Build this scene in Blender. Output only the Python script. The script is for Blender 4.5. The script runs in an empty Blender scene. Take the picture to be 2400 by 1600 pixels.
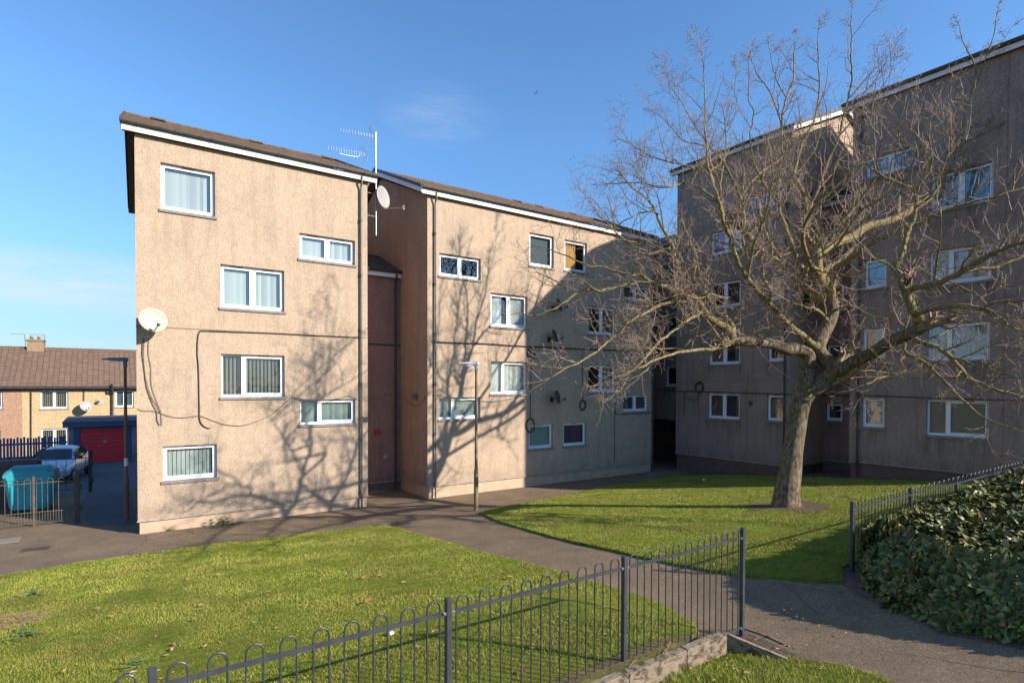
import bpy, math, random
import numpy as np
from mathutils import Vector, Matrix, noise as mnoise
R=math.radians
random.seed(7)
sc=bpy.context.scene
COL=sc.collection

# ---------------------------------------------------------------- camera model (also used to survey points off the photograph)
F=1347.0; CX=1200.0; PITCH=R(-1.0); ROLL=R(0.12); YAW=R(34.9)
HCY=903+F*math.tan(-PITCH)
CAM=Vector((0,0,4.2))
_fw=Vector((math.sin(YAW),math.cos(YAW),0)); _rt=Vector((math.cos(YAW),-math.sin(YAW),0)); _up=Vector((0,0,1))
_f2=_fw*math.cos(PITCH)+_up*math.sin(PITCH); _u2=_up*math.cos(PITCH)-_fw*math.sin(PITCH)
_r3=_rt*math.cos(ROLL)+_u2*math.sin(ROLL); _u3=_u2*math.cos(ROLL)-_rt*math.sin(ROLL)
def ray(u,v): return _f2+_r3*((u-CX)/F)+_u3*((HCY-v)/F)
def on(u,v,ax,val):
    r=ray(u,v); t=(val-CAM[ax])/r[ax]; return CAM+r*t
def onX(u,v,x): return on(u,v,0,x)
def onY(u,v,y): return on(u,v,1,y)
def atD(u,v,d): return CAM+ray(u,v)*d
def ss(a,b,x):
    t=max(0.0,min(1.0,(x-a)/(b-a))); return t*t*(3-2*t)
def terr(x,y):
    s=17.3-y
    z=0.1*(0.6*math.log(1+math.exp(s/0.6)) if s<12 else s)
    if y<0: z=0.1*17.3+0.04*(-y)
    gx=ss(5.0,6.6,x) if y>4.14 else 1.0
    g=(1-ss(5.0,8.0,y))*gx*(1-ss(7.2,9.4,x))
    z-=0.30*g
    if x<6.2: z-=0.085*(1-ss(4.3,5.6,y))*(1-ss(5.6,6.2,x))*(1.0 if y>4.14 else 0.0)
    if y>25: z-=0.3*ss(25,41,y)
    return z
def gnd(u,v,off=0.0):
    z=0.6
    for i in range(40):
        p=on(u,v,2,z); z=z*0.5+0.5*(terr(p.x,p.y)+off)
    p=on(u,v,2,z); return p

# ---------------------------------------------------------------- mesh builder
class MB:
    def __init__(s): s.v=[]; s.f=[]; s.m=[]
    def add(s,vs,fs,mi=0):
        o=len(s.v); s.v.extend([tuple(p) for p in vs]); s.f.extend([tuple(i+o for i in f) for f in fs]); s.m.extend([mi]*len(fs)); return s
    def quad(s,a,b,c,d,mi=0): return s.add([a,b,c,d],[(0,1,2,3)],mi)
    def box(s,lo,hi,mi=0,mat=None):
        x0,y0,z0=lo; x1,y1,z1=hi
        if x0>x1:x0,x1=x1,x0
        if y0>y1:y0,y1=y1,y0
        if z0>z1:z0,z1=z1,z0
        vs=[Vector(p) for p in [(x0,y0,z0),(x1,y0,z0),(x1,y1,z0),(x0,y1,z0),(x0,y0,z1),(x1,y0,z1),(x1,y1,z1),(x0,y1,z1)]]
        if mat: vs=[mat@p for p in vs]
        return s.add(vs,[(0,3,2,1),(4,5,6,7),(0,1,5,4),(1,2,6,5),(2,3,7,6),(3,0,4,7)],mi)
    def bbox(s,lo,hi,b=0.01,mi=0,mat=None):
        # box with chamfered vertical and top edges
        x0,y0,z0=lo; x1,y1,z1=hi
        rings=[]
        for z,i in ((z0,0),(z1-b,0),(z1,b)):
            r=[(x0+b+i,y0+i,z),(x1-b-i,y0+i,z),(x1-i,y0+b+i,z),(x1-i,y1-b-i,z),(x1-b-i,y1-i,z),(x0+b+i,y1-i,z),(x0+i,y1-b-i,z),(x0+i,y0+b+i,z)]
            rings.append([Vector(p) for p in r])
        vs=[p for r in rings for p in r]
        if mat: vs=[mat@p for p in vs]
        fs=[tuple(range(7,-1,-1)),tuple(range(16,24))]
        for k in range(2):
            for i in range(8):
                j=(i+1)%8; fs.append((k*8+i,k*8+j,k*8+8+j,k*8+8+i))
        return s.add(vs,fs,mi)
    def tube(s,pts,rs,n=6,mi=0,cap=True):
        pts=[Vector(p) for p in pts]
        if not hasattr(rs,'__len__'): rs=[rs]*len(pts)
        N=len(pts)
        if N<2: return s
        d=(pts[1]-pts[0]).normalized()
        a=d.orthogonal().normalized()
        vs=[];
        for i in range(N):
            if i==0: t=pts[1]-pts[0]
            elif i==N-1: t=pts[-1]-pts[-2]
            else: t=pts[i+1]-pts[i-1]
            if t.length<1e-9: t=d.copy()
            t.normalize()
            a=a-t*a.dot(t)
            if a.length<1e-6: a=t.orthogonal()
            a.normalize(); b=t.cross(a); d=t
            for k in range(n):
                an=2*math.pi*k/n
                vs.append(pts[i]+(a*math.cos(an)+b*math.sin(an))*rs[i])
        fs=[]
        for i in range(N-1):
            for k in range(n):
                k2=(k+1)%n
                fs.append((i*n+k,i*n+k2,(i+1)*n+k2,(i+1)*n+k))
        if cap and n>2:
            fs.append(tuple(range(n-1,-1,-1))); fs.append(tuple(range((N-1)*n,N*n)))
        return s.add(vs,fs,mi)
    def cyl(s,a,b,r,n=12,mi=0,r2=None): return s.tube([a,b],[r,r if r2 is None else r2],n,mi)
    def lathe(s,c,prof,n=20,mi=0,axis=None):
        # prof list of (r,h) along axis
        ax=Vector(axis or (0,0,1)).normalized(); a=ax.orthogonal().normalized(); b=ax.cross(a); c=Vector(c)
        vs=[]
        for r,h in prof:
            for k in range(n):
                an=2*math.pi*k/n; vs.append(c+ax*h+(a*math.cos(an)+b*math.sin(an))*r)
        fs=[]
        for i in range(len(prof)-1):
            for k in range(n):
                k2=(k+1)%n; fs.append((i*n+k,i*n+k2,(i+1)*n+k2,(i+1)*n+k))
        return s.add(vs,fs,mi)
def world_off(o):
    v=Vector((0,0,0))
    while o is not None: v+=o.location; o=o.parent
    return v
def mesh_obj(name,verts,faces,mats,parent=None,loc=None,smooth=False,midx=None):
    off=world_off(parent)
    l=Vector(loc) if loc is not None else Vector((0,0,0))
    sh=off+l if parent is None else off
    if parent is not None: l=Vector((0,0,0))
    me=bpy.data.meshes.new(name)
    V=np.array(verts,dtype=np.float64)-np.array(sh)
    me.from_pydata(V.tolist(),[],faces)
    for m in (mats if isinstance(mats,(list,tuple)) else [mats]): me.materials.append(m)
    if midx is not None and len(me.materials)>1: me.polygons.foreach_set('material_index',midx)
    if smooth: me.polygons.foreach_set('use_smooth',[True]*len(me.polygons))
    me.update()
    o=bpy.data.objects.new(name,me); o.location=l; COL.objects.link(o)
    if parent is not None: o.parent=parent
    return o
def obj(name,mb,mats,parent=None,loc=None,smooth=False):
    return mesh_obj(name,mb.v,mb.f,mats,parent,loc,smooth,mb.m)
def tag(o,label=None,cat=None,group=None,kind=None):
    if label: o['label']=label
    if cat: o['category']=cat
    if group: o['group']=group
    if kind: o['kind']=kind
    return o
def thing(name,label,cat,loc,group=None):
    o=bpy.data.objects.new(name,None); o.empty_display_size=0.3; o.location=Vector(loc); COL.objects.link(o)
    return tag(o,label,cat,group)
def numpy_tris(name,V,mats,parent=None,k=3,shift=None):
    # V: (n*k,3) loose polygons with k corners each
    n=len(V)//k
    if shift is not None: V=V-np.array(shift)
    me=bpy.data.meshes.new(name)
    me.vertices.add(len(V)); me.vertices.foreach_set('co',V.astype(np.float32).ravel())
    me.loops.add(n*k); me.loops.foreach_set('vertex_index',np.arange(n*k,dtype=np.int32))
    me.polygons.add(n); me.polygons.foreach_set('loop_start',np.arange(0,n*k,k,dtype=np.int32)); me.polygons.foreach_set('loop_total',np.full(n,k,dtype=np.int32))
    for m in (mats if isinstance(mats,(list,tuple)) else [mats]): me.materials.append(m)
    me.update(calc_edges=True); me.validate()
    o=bpy.data.objects.new(name,me); COL.objects.link(o)
    if parent is not None: o.parent=parent
    return o

# ---------------------------------------------------------------- materials
def newmat(name):
    m=bpy.data.materials.new(name); m.use_nodes=True; nt=m.node_tree
    b=nt.nodes['Principled BSDF']
    return m,nt,b
def N(nt,t,**kw):
    n=nt.nodes.new(t)
    for k,v in kw.items(): setattr(n,k,v)
    return n
def L(nt,a,b): nt.links.new(a,b)
def coords(nt,scale=(1,1,1)):
    tc=N(nt,'ShaderNodeTexCoord'); mp=N(nt,'ShaderNodeMapping'); mp.inputs['Scale'].default_value=scale
    L(nt,tc.outputs['Object'],mp.inputs['Vector']); return mp.outputs['Vector']
def noise_n(nt,vec,scale,detail=4,rough=0.6):
    n=N(nt,'ShaderNodeTexNoise'); n.inputs['Scale'].default_value=scale; n.inputs['Detail'].default_value=detail; n.inputs['Roughness'].default_value=rough
    L(nt,vec,n.inputs['Vector']); return n.outputs['Fac']
def ramp(nt,fac,stops):
    r=N(nt,'ShaderNodeValToRGB'); e=r.color_ramp.elements
    while len(e)<len(stops): e.new(0.5)
    for i,(p,c) in enumerate(stops):
        e[i].position=p; e[i].color=(c[0],c[1],c[2],1) if hasattr(c,'__len__') else (c,c,c,1)
    L(nt,fac,r.inputs['Fac']); return r.outputs['Color']
def mix(nt,a,b,fac,mode='MIX'):
    m=N(nt,'ShaderNodeMix',data_type='RGBA',blend_type=mode)
    for s,val in ((6,a),(7,b)):
        if hasattr(val,'is_output'): L(nt,val,m.inputs[s])
        else: m.inputs[s].default_value=(val[0],val[1],val[2],1)
    if hasattr(fac,'is_output'): L(nt,fac,m.inputs[0])
    else: m.inputs[0].default_value=fac
    return m.outputs[2]
def bump(nt,b,h,strength,dist):
    n=N(nt,'ShaderNodeBump'); n.inputs['Strength'].default_value=strength; n.inputs['Distance'].default_value=dist
    L(nt,h,n.inputs['Height']); L(nt,n.outputs['Normal'],b.inputs['Normal'])
def mk(name,c,c2=None,scale=6,rough=0.6,metal=0,bs=None,bst=0.3,bd=0.01,spec=0.5,stretch=(1,1,1),lo=0.35,hi=0.65):
    m,nt,b=newmat(name); vec=coords(nt,stretch)
    b.inputs['Roughness'].default_value=rough; b.inputs['Metallic'].default_value=metal; b.inputs['Specular IOR Level'].default_value=spec
    if c2 is None: c2=tuple(x*0.82 for x in c)
    f=noise_n(nt,vec,scale); L(nt,ramp(nt,f,[(lo,c),(hi,c2)]),b.inputs['Base Color'])
    if bs: bump(nt,b,noise_n(nt,vec,bs,6,0.7),bst,bd)
    return m
def mulf(nt,a,k):
    ms=N(nt,'ShaderNodeMath',operation='MULTIPLY'); L(nt,a,ms.inputs[0]); ms.inputs[1].default_value=k; return ms.outputs[0]
def harl(name,c,c2,stain,st=0.35,gscale=42.0,speck=(1.14,0.80)):
    # roughcast render: stone chips, weather streaks
    m,nt,b=newmat(name); vec=coords(nt); b.inputs['Roughness'].default_value=0.95; b.inputs['Specular IOR Level'].default_value=0.2
    vor=N(nt,'ShaderNodeTexVoronoi'); vor.inputs['Scale'].default_value=gscale; L(nt,vec,vor.inputs['Vector'])
    sep=N(nt,'ShaderNodeSeparateColor'); L(nt,vor.outputs['Color'],sep.inputs[0])
    base=mix(nt,c,c2,ramp(nt,noise_n(nt,vec,0.9,5),[(0.35,0.0),(0.7,1.0)]))
    chip=ramp(nt,sep.outputs[0],[(0.0,speck[1]),(0.5,0.95),(0.85,1.05),(1.0,speck[0])])
    col=mix(nt,base,chip,1.0,'MULTIPLY')
    vs=coords(nt,(1.6,1.6,0.22))
    s=ramp(nt,noise_n(nt,vs,1.7,6,0.7),[(0.48,0.0),(0.78,1.0)])
    ms=N(nt,'ShaderNodeMath',operation='MULTIPLY'); L(nt,s,ms.inputs[0]); ms.inputs[1].default_value=st
    col=mix(nt,col,stain,ms.outputs[0])
    sp=N(nt,'ShaderNodeSeparateXYZ'); L(nt,vec,sp.inputs[0])
    foot=ramp(nt,sp.outputs['Z'],[(0.25,1.0),(1.0,0.0)]); fn=ramp(nt,noise_n(nt,vec,2.3,6,.75),[(0.38,0.0),(0.62,1.0)])
    fm=N(nt,'ShaderNodeMath',operation='MULTIPLY'); L(nt,foot,fm.inputs[0]); L(nt,fn,fm.inputs[1])
    col=mix(nt,col,tuple(x*.62 for x in stain),mulf(nt,fm.outputs[0],.55))
    bl=ramp(nt,noise_n(nt,vec,5.5,6,.7),[(0.35,0.94),(0.65,1.05)]); col=mix(nt,col,bl,1.0,'MULTIPLY')
    L(nt,col,b.inputs['Base Color'])
    h=N(nt,'ShaderNodeMath',operation='ADD'); L(nt,vor.outputs['Distance'],h.inputs[0]); L(nt,noise_n(nt,vec,60,3),h.inputs[1])
    bump(nt,b,h.outputs[0],0.7,0.012)
    return m
M={}
M['harl']=harl('harling_beige',(0.520,0.381,0.268),(0.468,0.342,0.240),(0.26,0.195,0.15),0.55)
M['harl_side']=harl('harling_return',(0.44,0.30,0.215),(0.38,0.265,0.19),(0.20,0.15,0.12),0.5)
M['harl_shade']=harl('harling_shade',(0.375,0.272,0.212),(0.31,0.225,0.178),(0.135,0.10,0.085),0.7,34.0)  # beige harling greyed and darkened, painting the facade's shade into the colour
M['harl_red']=harl('harling_red',(0.35,0.20,0.16),(0.30,0.17,0.14),(0.13,0.075,0.06),0.4)
M['plinth']=mk('plinth_paint',(0.54,0.38,0.25),(0.43,0.30,0.20),3,0.8,bs=20,bst=0.2)
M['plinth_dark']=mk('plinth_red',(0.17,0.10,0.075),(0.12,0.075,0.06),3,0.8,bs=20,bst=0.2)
M['bead']=mk('render_bead',(0.42,0.36,0.29),(0.24,0.19,0.15),9,0.7)
M['course']=mk('course_stain_shade',(0.17,0.13,0.10),(0.30,0.22,0.15),7,0.9)  # dark tone: real stain lines, and on A and B a painted shadow line
M['upvc']=mk('white_frame',(0.82,0.83,0.84),(0.76,0.77,0.78),3,0.35)
M['fascia']=mk('white_fascia',(0.80,0.79,0.76),(0.68,0.66,0.62),2.5,0.5)
M['sill']=mk('concrete_sill',(0.27,0.235,0.21),(0.20,0.17,0.15),8,0.85)
M['gutter']=mk('grey_gutter',(0.085,0.078,0.072),(0.055,0.05,0.048),4,0.5)
M['pipe_grey']=mk('grey_pipe',(0.12,0.105,0.095),(0.20,0.17,0.14),4,0.5)
M['pipe_black']=mk('black_pipe',(0.030,0.028,0.03),(0.05,0.045,0.045),5,0.45)
M['tile']=mk('roof_tile',(0.085,0.048,0.034),(0.135,0.083,0.045),5,0.9,bs=14,bst=0.6,bd=0.02)
M['tile_moss']=mk('ridge_tile',(0.16,0.095,0.05),(0.08,0.055,0.035),6,0.9,bs=16,bst=0.6,bd=0.02)
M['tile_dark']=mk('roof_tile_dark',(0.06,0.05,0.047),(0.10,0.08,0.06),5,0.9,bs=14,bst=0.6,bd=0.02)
M['navy']=mk('dark_blue_cap',(0.035,0.05,0.085),(0.05,0.06,0.09),3,0.5)
M['darkboard']=mk('dark_verge',(0.06,0.05,0.045),(0.09,0.07,0.06),3,0.7)
M['soffit']=mk('brown_soffit',(0.16,0.10,0.075),(0.12,0.08,0.06),3,0.8)
M['room']=mk('dark_room',(0.035,0.033,0.032),(0.05,0.045,0.04),2,0.9)
M['cable']=mk('black_cable',(0.035,0.028,0.025),(0.06,0.045,0.035),9,0.6)
M['cable_thin']=mk('thin_cable',(0.16,0.11,0.08),(0.11,0.08,0.06),9,0.7)
M['steel']=mk('galvanised',(0.40,0.40,0.40),(0.28,0.28,0.28),12,0.35,metal=0.6)
M['dish']=mk('dish_paint',(0.46,0.41,0.33),(0.39,0.34,0.25),4,0.6)
M['dish_grey']=mk('dish_grey',(0.36,0.33,0.31),(0.30,0.28,0.26),4,0.5)
M['dish_dark']=mk('dish_dark',(0.05,0.05,0.055),(0.08,0.075,0.07),5,0.5)
M['lamp_pole']=mk('lamp_pole_paint',(0.24,0.17,0.085),(0.17,0.12,0.07),6,0.6,stretch=(1,1,0.3))
M['lamp_pole2']=mk('lamp_pole_rust',(0.13,0.07,0.045),(0.20,0.12,0.07),5,0.7,stretch=(1,1,0.3))
M['lamp_head']=mk('lamp_head_grey',(0.55,0.55,0.53),(0.42,0.43,0.43),6,0.45)
M['lamp_head2']=mk('lamp_head_dark',(0.16,0.18,0.21),(0.12,0.14,0.16),6,0.45)
def fencem():
    m,nt,b=newmat('fence_paint'); b.inputs['Roughness'].default_value=0.40; vec=coords(nt)
    base=ramp(nt,noise_n(nt,vec,5,5,.6),[(0.35,(0.030,0.032,0.038)),(0.65,(0.052,0.053,0.058))])
    ru=ramp(nt,noise_n(nt,vec,17,6,.7),[(0.66,0.0),(0.72,1.0)])
    L(nt,mix(nt,base,(0.16,0.085,0.045),mulf(nt,ru,.7)),b.inputs['Base Color']); return m
M['fence']=fencem()
def stainm(am):
    m=bpy.data.materials.new('rain_streak'); m.use_nodes=True; nt=m.node_tree
    for n in list(nt.nodes): nt.nodes.remove(n)
    o=N(nt,'ShaderNodeOutputMaterial'); mx=N(nt,'ShaderNodeMixShader'); t=N(nt,'ShaderNodeBsdfTransparent'); d=N(nt,'ShaderNodeBsdfDiffuse'); d.inputs['Color'].default_value=(0.10,0.075,0.06,1)
    at=N(nt,'ShaderNodeAttribute'); at.attribute_name='fade'; vec=coords(nt,(9,9,0.5)); n1=ramp(nt,noise_n(nt,vec,1.0,6,.7),[(0.42,0.0),(0.70,1.0)])
    k=N(nt,'ShaderNodeMath',operation='MULTIPLY'); L(nt,n1,k.inputs[0]); L(nt,at.outputs['Fac'],k.inputs[1])
    L(nt,mulf(nt,k.outputs[0],am),mx.inputs[0]); L(nt,t.outputs[0],mx.inputs[1]); L(nt,d.outputs[0],mx.inputs[2]); L(nt,mx.outputs[0],o.inputs['Surface']); return m
M['streak']=stainm(.62); M['streak_faint']=stainm(.12)
M['fence_rust']=mk('fence_weathered',(0.13,0.10,0.062),(0.07,0.055,0.045),5,0.7)
M['fence_dark']=mk('fence_dark_post',(0.05,0.035,0.028),(0.08,0.055,0.04),5,0.7)
M['gate_blue']=mk('picket_blue',(0.035,0.075,0.16),(0.05,0.09,0.17),6,0.7)
M['garage_red']=mk('garage_red',(0.74,0.03,0.038),(0.66,0.025,0.035),3,0.5)
M['garage_blue']=mk('garage_blue',(0.03,0.07,0.17),(0.04,0.08,0.17),4,0.5)
M['garage_roof']=mk('garage_felt',(0.045,0.05,0.065),(0.07,0.07,0.08),5,0.8)
M['garage_wall']=harl('garage_pebbledash',(0.30,0.26,0.26),(0.26,0.22,0.22),(0.16,0.14,0.14),0.4,30)
M['yellow']=harl('house_yellow',(0.55,0.39,0.215),(0.50,0.35,0.195),(0.42,0.25,0.11),0.3,14)
M['brownhouse']=harl('house_brown',(0.42,0.25,0.16),(0.36,0.22,0.145),(0.26,0.17,0.12),0.3,14)
M['chimney']=mk('chimney_brick',(0.32,0.21,0.12),(0.25,0.17,0.10),9,0.9,bs=14)
M['bin']=mk('bin_teal',(0.012,0.40,0.46),(0.02,0.34,0.36),2.5,0.42)
M['bin_lid']=mk('bin_lid_teal',(0.025,0.27,0.31),(0.04,0.24,0.27),2.5,0.5)
M['rubber']=mk('black_rubber',(0.02,0.02,0.02),(0.03,0.03,0.03),5,0.8)
M['carpaint']=mk('silver_paint',(0.55,0.60,0.70),(0.53,0.58,0.69),2,0.25,metal=0.35)
M['carglass']=mk('car_glass',(0.02,0.035,0.04),(0.02,0.03,0.035),2,0.05,spec=0.9)
M['chrome']=mk('chrome',(0.75,0.76,0.78),(0.7,0.7,0.72),2,0.12,metal=0.9)
M['plate']=mk('plate_white',(0.75,0.75,0.72),None,2,0.4)
M['lampglass']=mk('headlamp',(0.65,0.68,0.72),(0.5,0.52,0.56),8,0.1)
M['stonewall']=mk('rubble_stone',(0.12,0.10,0.085),(0.065,0.055,0.05),7,0.9,bs=6,bst=0.9,bd=0.05)
M['coping']=mk('brown_coping',(0.10,0.05,0.04),(0.075,0.045,0.038),4,0.6)
M['concrete']=mk('kerb_concrete',(0.33,0.25,0.165),(0.25,0.19,0.125),10,0.9,bs=40,bst=0.4)
def mosskerb():
    m,nt,b=newmat('mossy_concrete'); b.inputs['Roughness'].default_value=0.95; vec=coords(nt,(1,1,1.6))
    base=ramp(nt,noise_n(nt,vec,9,6,.7),[(0.3,(0.34,0.26,0.17)),(0.7,(0.22,0.165,0.11))])
    mo=ramp(nt,noise_n(nt,vec,7.5,8,.8),[(0.50,0.0),(0.56,1.0)])
    L(nt,mix(nt,base,(0.055,0.028,0.014),mulf(nt,mo,.85)),b.inputs['Base Color']); bump(nt,b,noise_n(nt,vec,26,6,.8),.9,.02); return m

M['grate']=mk('cast_iron',(0.13,0.075,0.045),(0.09,0.06,0.045),12,0.7)
M['drain_black']=mk('drain_shade',(0.008,0.007,0.006),None,3,0.9)
M['slab']=mk('pale_slab',(0.26,0.22,0.17),(0.21,0.18,0.14),6,0.9)
M['leafdry']=mk('dry_leaf',(0.50,0.30,0.15),(0.33,0.17,0.08),14,0.8)
M['leafred']=mk('dry_leaf_red',(0.33,0.10,0.05),(0.25,0.09,0.05),14,0.7)
M['white']=mk('white_card',(0.78,0.77,0.73),None,3,0.6)
M['redbox']=mk('alarm_red',(0.45,0.012,0.012),None,3,0.4)
M['weed']=mk('weed_green',(0.09,0.15,0.03),(0.15,0.20,0.045),9,0.5)
M['bird']=mk('bird_grey',(0.25,0.25,0.25),(0.1,0.1,0.1),9,0.8)
M['crow']=mk('bird_black',(0.015,0.015,0.018),None,9,0.5)
# blinds / curtains
def cloth(name,c,rough=0.9):
    m,nt,b=newmat(name); b.inputs['Roughness'].default_value=rough; g=N(nt,'ShaderNodeNewGeometry')
    L(nt,ramp(nt,g.outputs['Random Per Island'],[(0.0,tuple(x*0.72 for x in c)),(1.0,tuple(x*1.1 for x in c))]),b.inputs['Base Color']); return m
M['b_white']=cloth('blind_white',(0.66,0.70,0.67))
M['b_grey']=cloth('blind_grey',(0.36,0.40,0.37))
M['b_cream']=cloth('curtain_cream',(0.55,0.47,0.34))
M['b_net']=cloth('curtain_net',(0.42,0.46,0.42))
M['b_red']=cloth('curtain_red',(0.30,0.09,0.07))
M['b_purple']=cloth('blind_purple',(0.30,0.16,0.42))
M['b_mauve']=cloth('curtain_mauve',(0.19,0.13,0.16))
M['b_teal']=cloth('curtain_teal',(0.07,0.12,0.13))
M['b_blue']=cloth('blind_blue',(0.16,0.42,0.60))
M['b_orange']=cloth('board_orange',(0.62,0.33,0.11))
M['b_frost']=cloth('frosted_film',(0.36,0.46,0.42))
M['b_dfrost']=cloth('dark_film',(0.10,0.13,0.15))
M['b_brown']=cloth('curtain_brown',(0.26,0.17,0.11))
def glassmat():
    m=bpy.data.materials.new('window_glass'); m.use_nodes=True; nt=m.node_tree
    for n in list(nt.nodes): nt.nodes.remove(n)
    o=N(nt,'ShaderNodeOutputMaterial'); mx=N(nt,'ShaderNodeMixShader'); t=N(nt,'ShaderNodeBsdfTransparent'); g=N(nt,'ShaderNodeBsdfGlossy');
    g.inputs['Roughness'].default_value=0.015; t.inputs['Color'].default_value=(0.86,0.90,0.88,1)
    tc=coords(nt); nn=noise_n(nt,tc,1.6,2); bp=N(nt,'ShaderNodeBump'); bp.inputs['Strength'].default_value=0.12; bp.inputs['Distance'].default_value=0.04
    L(nt,nn,bp.inputs['Height']); L(nt,bp.outputs['Normal'],g.inputs['Normal'])
    lw=N(nt,'ShaderNodeLayerWeight'); pw_=N(nt,'ShaderNodeMath',operation='POWER'); L(nt,lw.outputs['Facing'],pw_.inputs[0]); pw_.inputs[1].default_value=3.0; ml=N(nt,'ShaderNodeMath',operation='MULTIPLY_ADD'); L(nt,pw_.outputs[0],ml.inputs[0]); ml.inputs[1].default_value=0.75; ml.inputs[2].default_value=0.15; L(nt,ml.outputs[0],mx.inputs[0]); L(nt,t.outputs[0],mx.inputs[1]); L(nt,g.outputs[0],mx.inputs[2]); L(nt,mx.outputs[0],o.inputs['Surface'])
    return m
M['glass']=glassmat()
def bark(name,c1,c2,c3,sc_=9):
    m,nt,b=newmat(name); b.inputs['Roughness'].default_value=0.9; b.inputs['Specular IOR Level'].default_value=0.2
    vec=coords(nt,(1,1,1)); v2=coords(nt,(1,1,0.35))
    base=ramp(nt,noise_n(nt,v2,sc_,7,0.7),[(0.32,c1),(0.5,c2),(0.68,c3)])
    pale=ramp(nt,noise_n(nt,vec,5.5,6,0.75),[(0.55,0.0),(0.68,1.0)])
    col=mix(nt,base,(0.34,0.33,0.27),mulf(nt,pale,0.55))
    moss=ramp(nt,noise_n(nt,vec,1.8,5,0.6),[(0.50,0.0),(0.70,1.0)])
    col=mix(nt,col,(0.17,0.135,0.02),mulf(nt,moss,0.6))
    L(nt,col,b.inputs['Base Color'])
    bump(nt,b,noise_n(nt,v2,26,8,0.8),1.0,0.06)
    return m
M['bark']=bark('bark',(0.035,0.026,0.02),(0.18,0.13,0.08),(0.40,0.31,0.20),17)
M['kerb']=mosskerb()
M['branch']=bark('branch_bark',(0.13,0.095,0.045),(0.31,0.235,0.10),(0.48,0.38,0.21),18)
def twigm():
    m,nt,b=newmat('twig_bark'); b.inputs['Roughness'].default_value=0.65
    g=N(nt,'ShaderNodeNewGeometry')
    L(nt,ramp(nt,g.outputs['Random Per Island'],[(0.0,(0.36,0.25,0.17)),(0.5,(0.26,0.17,0.125)),(1.0,(0.17,0.085,0.07))]),b.inputs['Base Color'])
    return m
M['twig']=twigm()
def grassm(name,a,bc,c,d):
    m,nt,b=newmat(name); b.inputs['Roughness'].default_value=0.6; b.inputs['Specular IOR Level'].default_value=0.25
    vec=coords(nt)
    g=N(nt,'ShaderNodeNewGeometry')
    col=ramp(nt,g.outputs['Random Per Island'],[(0.0,a),(0.4,bc),(0.8,c),(1.0,d)])
    patch=ramp(nt,noise_n(nt,vec,0.55,5,0.65),[(0.40,0.0),(0.70,1.0)])
    col=mix(nt,col,(0.27,0.21,0.06),mulf(nt,patch,0.72))
    p2=ramp(nt,noise_n(nt,vec,2.6,4,0.6),[(0.52,0.0),(0.68,1.0)])
    col=mix(nt,col,(0.07,0.14,0.018),mulf(nt,p2,0.6))
    L(nt,col,b.inputs['Base Color'])
    return m
M['grass']=grassm('grass_blades',(0.15,0.18,0.022),(0.28,0.305,0.035),(0.40,0.40,0.06),(0.60,0.50,0.18))
def lawnm():
    m,nt,b=newmat('lawn_turf'); b.inputs['Roughness'].default_value=0.95; b.inputs['Specular IOR Level'].default_value=0.1
    vec=coords(nt)
    col=ramp(nt,noise_n(nt,vec,7,6,0.7),[(0.3,(0.08,0.105,0.012)),(0.5,(0.17,0.205,0.02)),(0.72,(0.26,0.26,0.035))])
    p=ramp(nt,noise_n(nt,vec,0.7,5,0.6),[(0.52,0.0),(0.7,1.0)])
    col=mix(nt,col,(0.19,0.14,0.03),mulf(nt,p,0.6))
    L(nt,col,b.inputs['Base Color']); bump(nt,b,noise_n(nt,vec,30,5,0.8),1.0,0.04)
    return m
M['lawn']=lawnm()
def asphalt(name,c1,c2,moss,ms=0.6):
    m,nt,b=newmat(name); b.inputs['Roughness'].default_value=0.93; b.inputs['Specular IOR Level'].default_value=0.3
    vec=coords(nt)
    vor=N(nt,'ShaderNodeTexVoronoi'); vor.inputs['Scale'].default_value=85; L(nt,vec,vor.inputs['Vector'])
    sep=N(nt,'ShaderNodeSeparateColor'); L(nt,vor.outputs['Color'],sep.inputs[0])
    base=mix(nt,c1,c2,ramp(nt,noise_n(nt,vec,1.1,6,0.65),[(0.35,0.0),(0.68,1.0)]))
    col=mix(nt,base,ramp(nt,sep.outputs[0],[(0,0.55),(0.6,1.0),(0.92,1.2),(0.98,1.7)]),1.0,'MULTIPLY')
    mo=ramp(nt,noise_n(nt,vec,1.9,7,0.75),[(0.55,0.0),(0.72,1.0)])
    col=mix(nt,col,moss,mulf(nt,mo,ms))
    L(nt,col,b.inputs['Base Color'])
    wv=N(nt,'ShaderNodeTexNoise'); wv.inputs['Scale'].default_value=1.3; L(nt,vec,wv.inputs['Vector'])
    wx=mix(nt,vec,wv.outputs['Color'],0.16)
    ck=N(nt,'ShaderNodeTexVoronoi',feature='DISTANCE_TO_EDGE'); ck.inputs['Scale'].default_value=0.42; L(nt,wx,ck.inputs['Vector'])
    cm=ramp(nt,ck.outputs['Distance'],[(0.0,1.0),(0.006,0.0)]); pn=ramp(nt,noise_n(nt,vec,0.45,3,.5),[(0.45,0.0),(0.55,1.0)])
    cmm=N(nt,'ShaderNodeMath',operation='MULTIPLY'); L(nt,cm,cmm.inputs[0]); L(nt,pn,cmm.inputs[1])
    col=mix(nt,col,(0.03,0.024,0.018),mulf(nt,cmm.outputs[0],.7)); L(nt,col,b.inputs['Base Color'])
    bump(nt,b,noise_n(nt,vec,75,5,0.8),1.0,0.012)
    return m
M['asphalt']=asphalt('path_asphalt',(0.255,0.178,0.108),(0.175,0.123,0.075),(0.14,0.11,0.035))
M['road']=asphalt('road_asphalt_shade',(0.13,0.125,0.13),(0.105,0.10,0.105),(0.07,0.07,0.045),0.3)  # darker, bluer than the path: the yard's shadow is put into the colour
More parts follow.
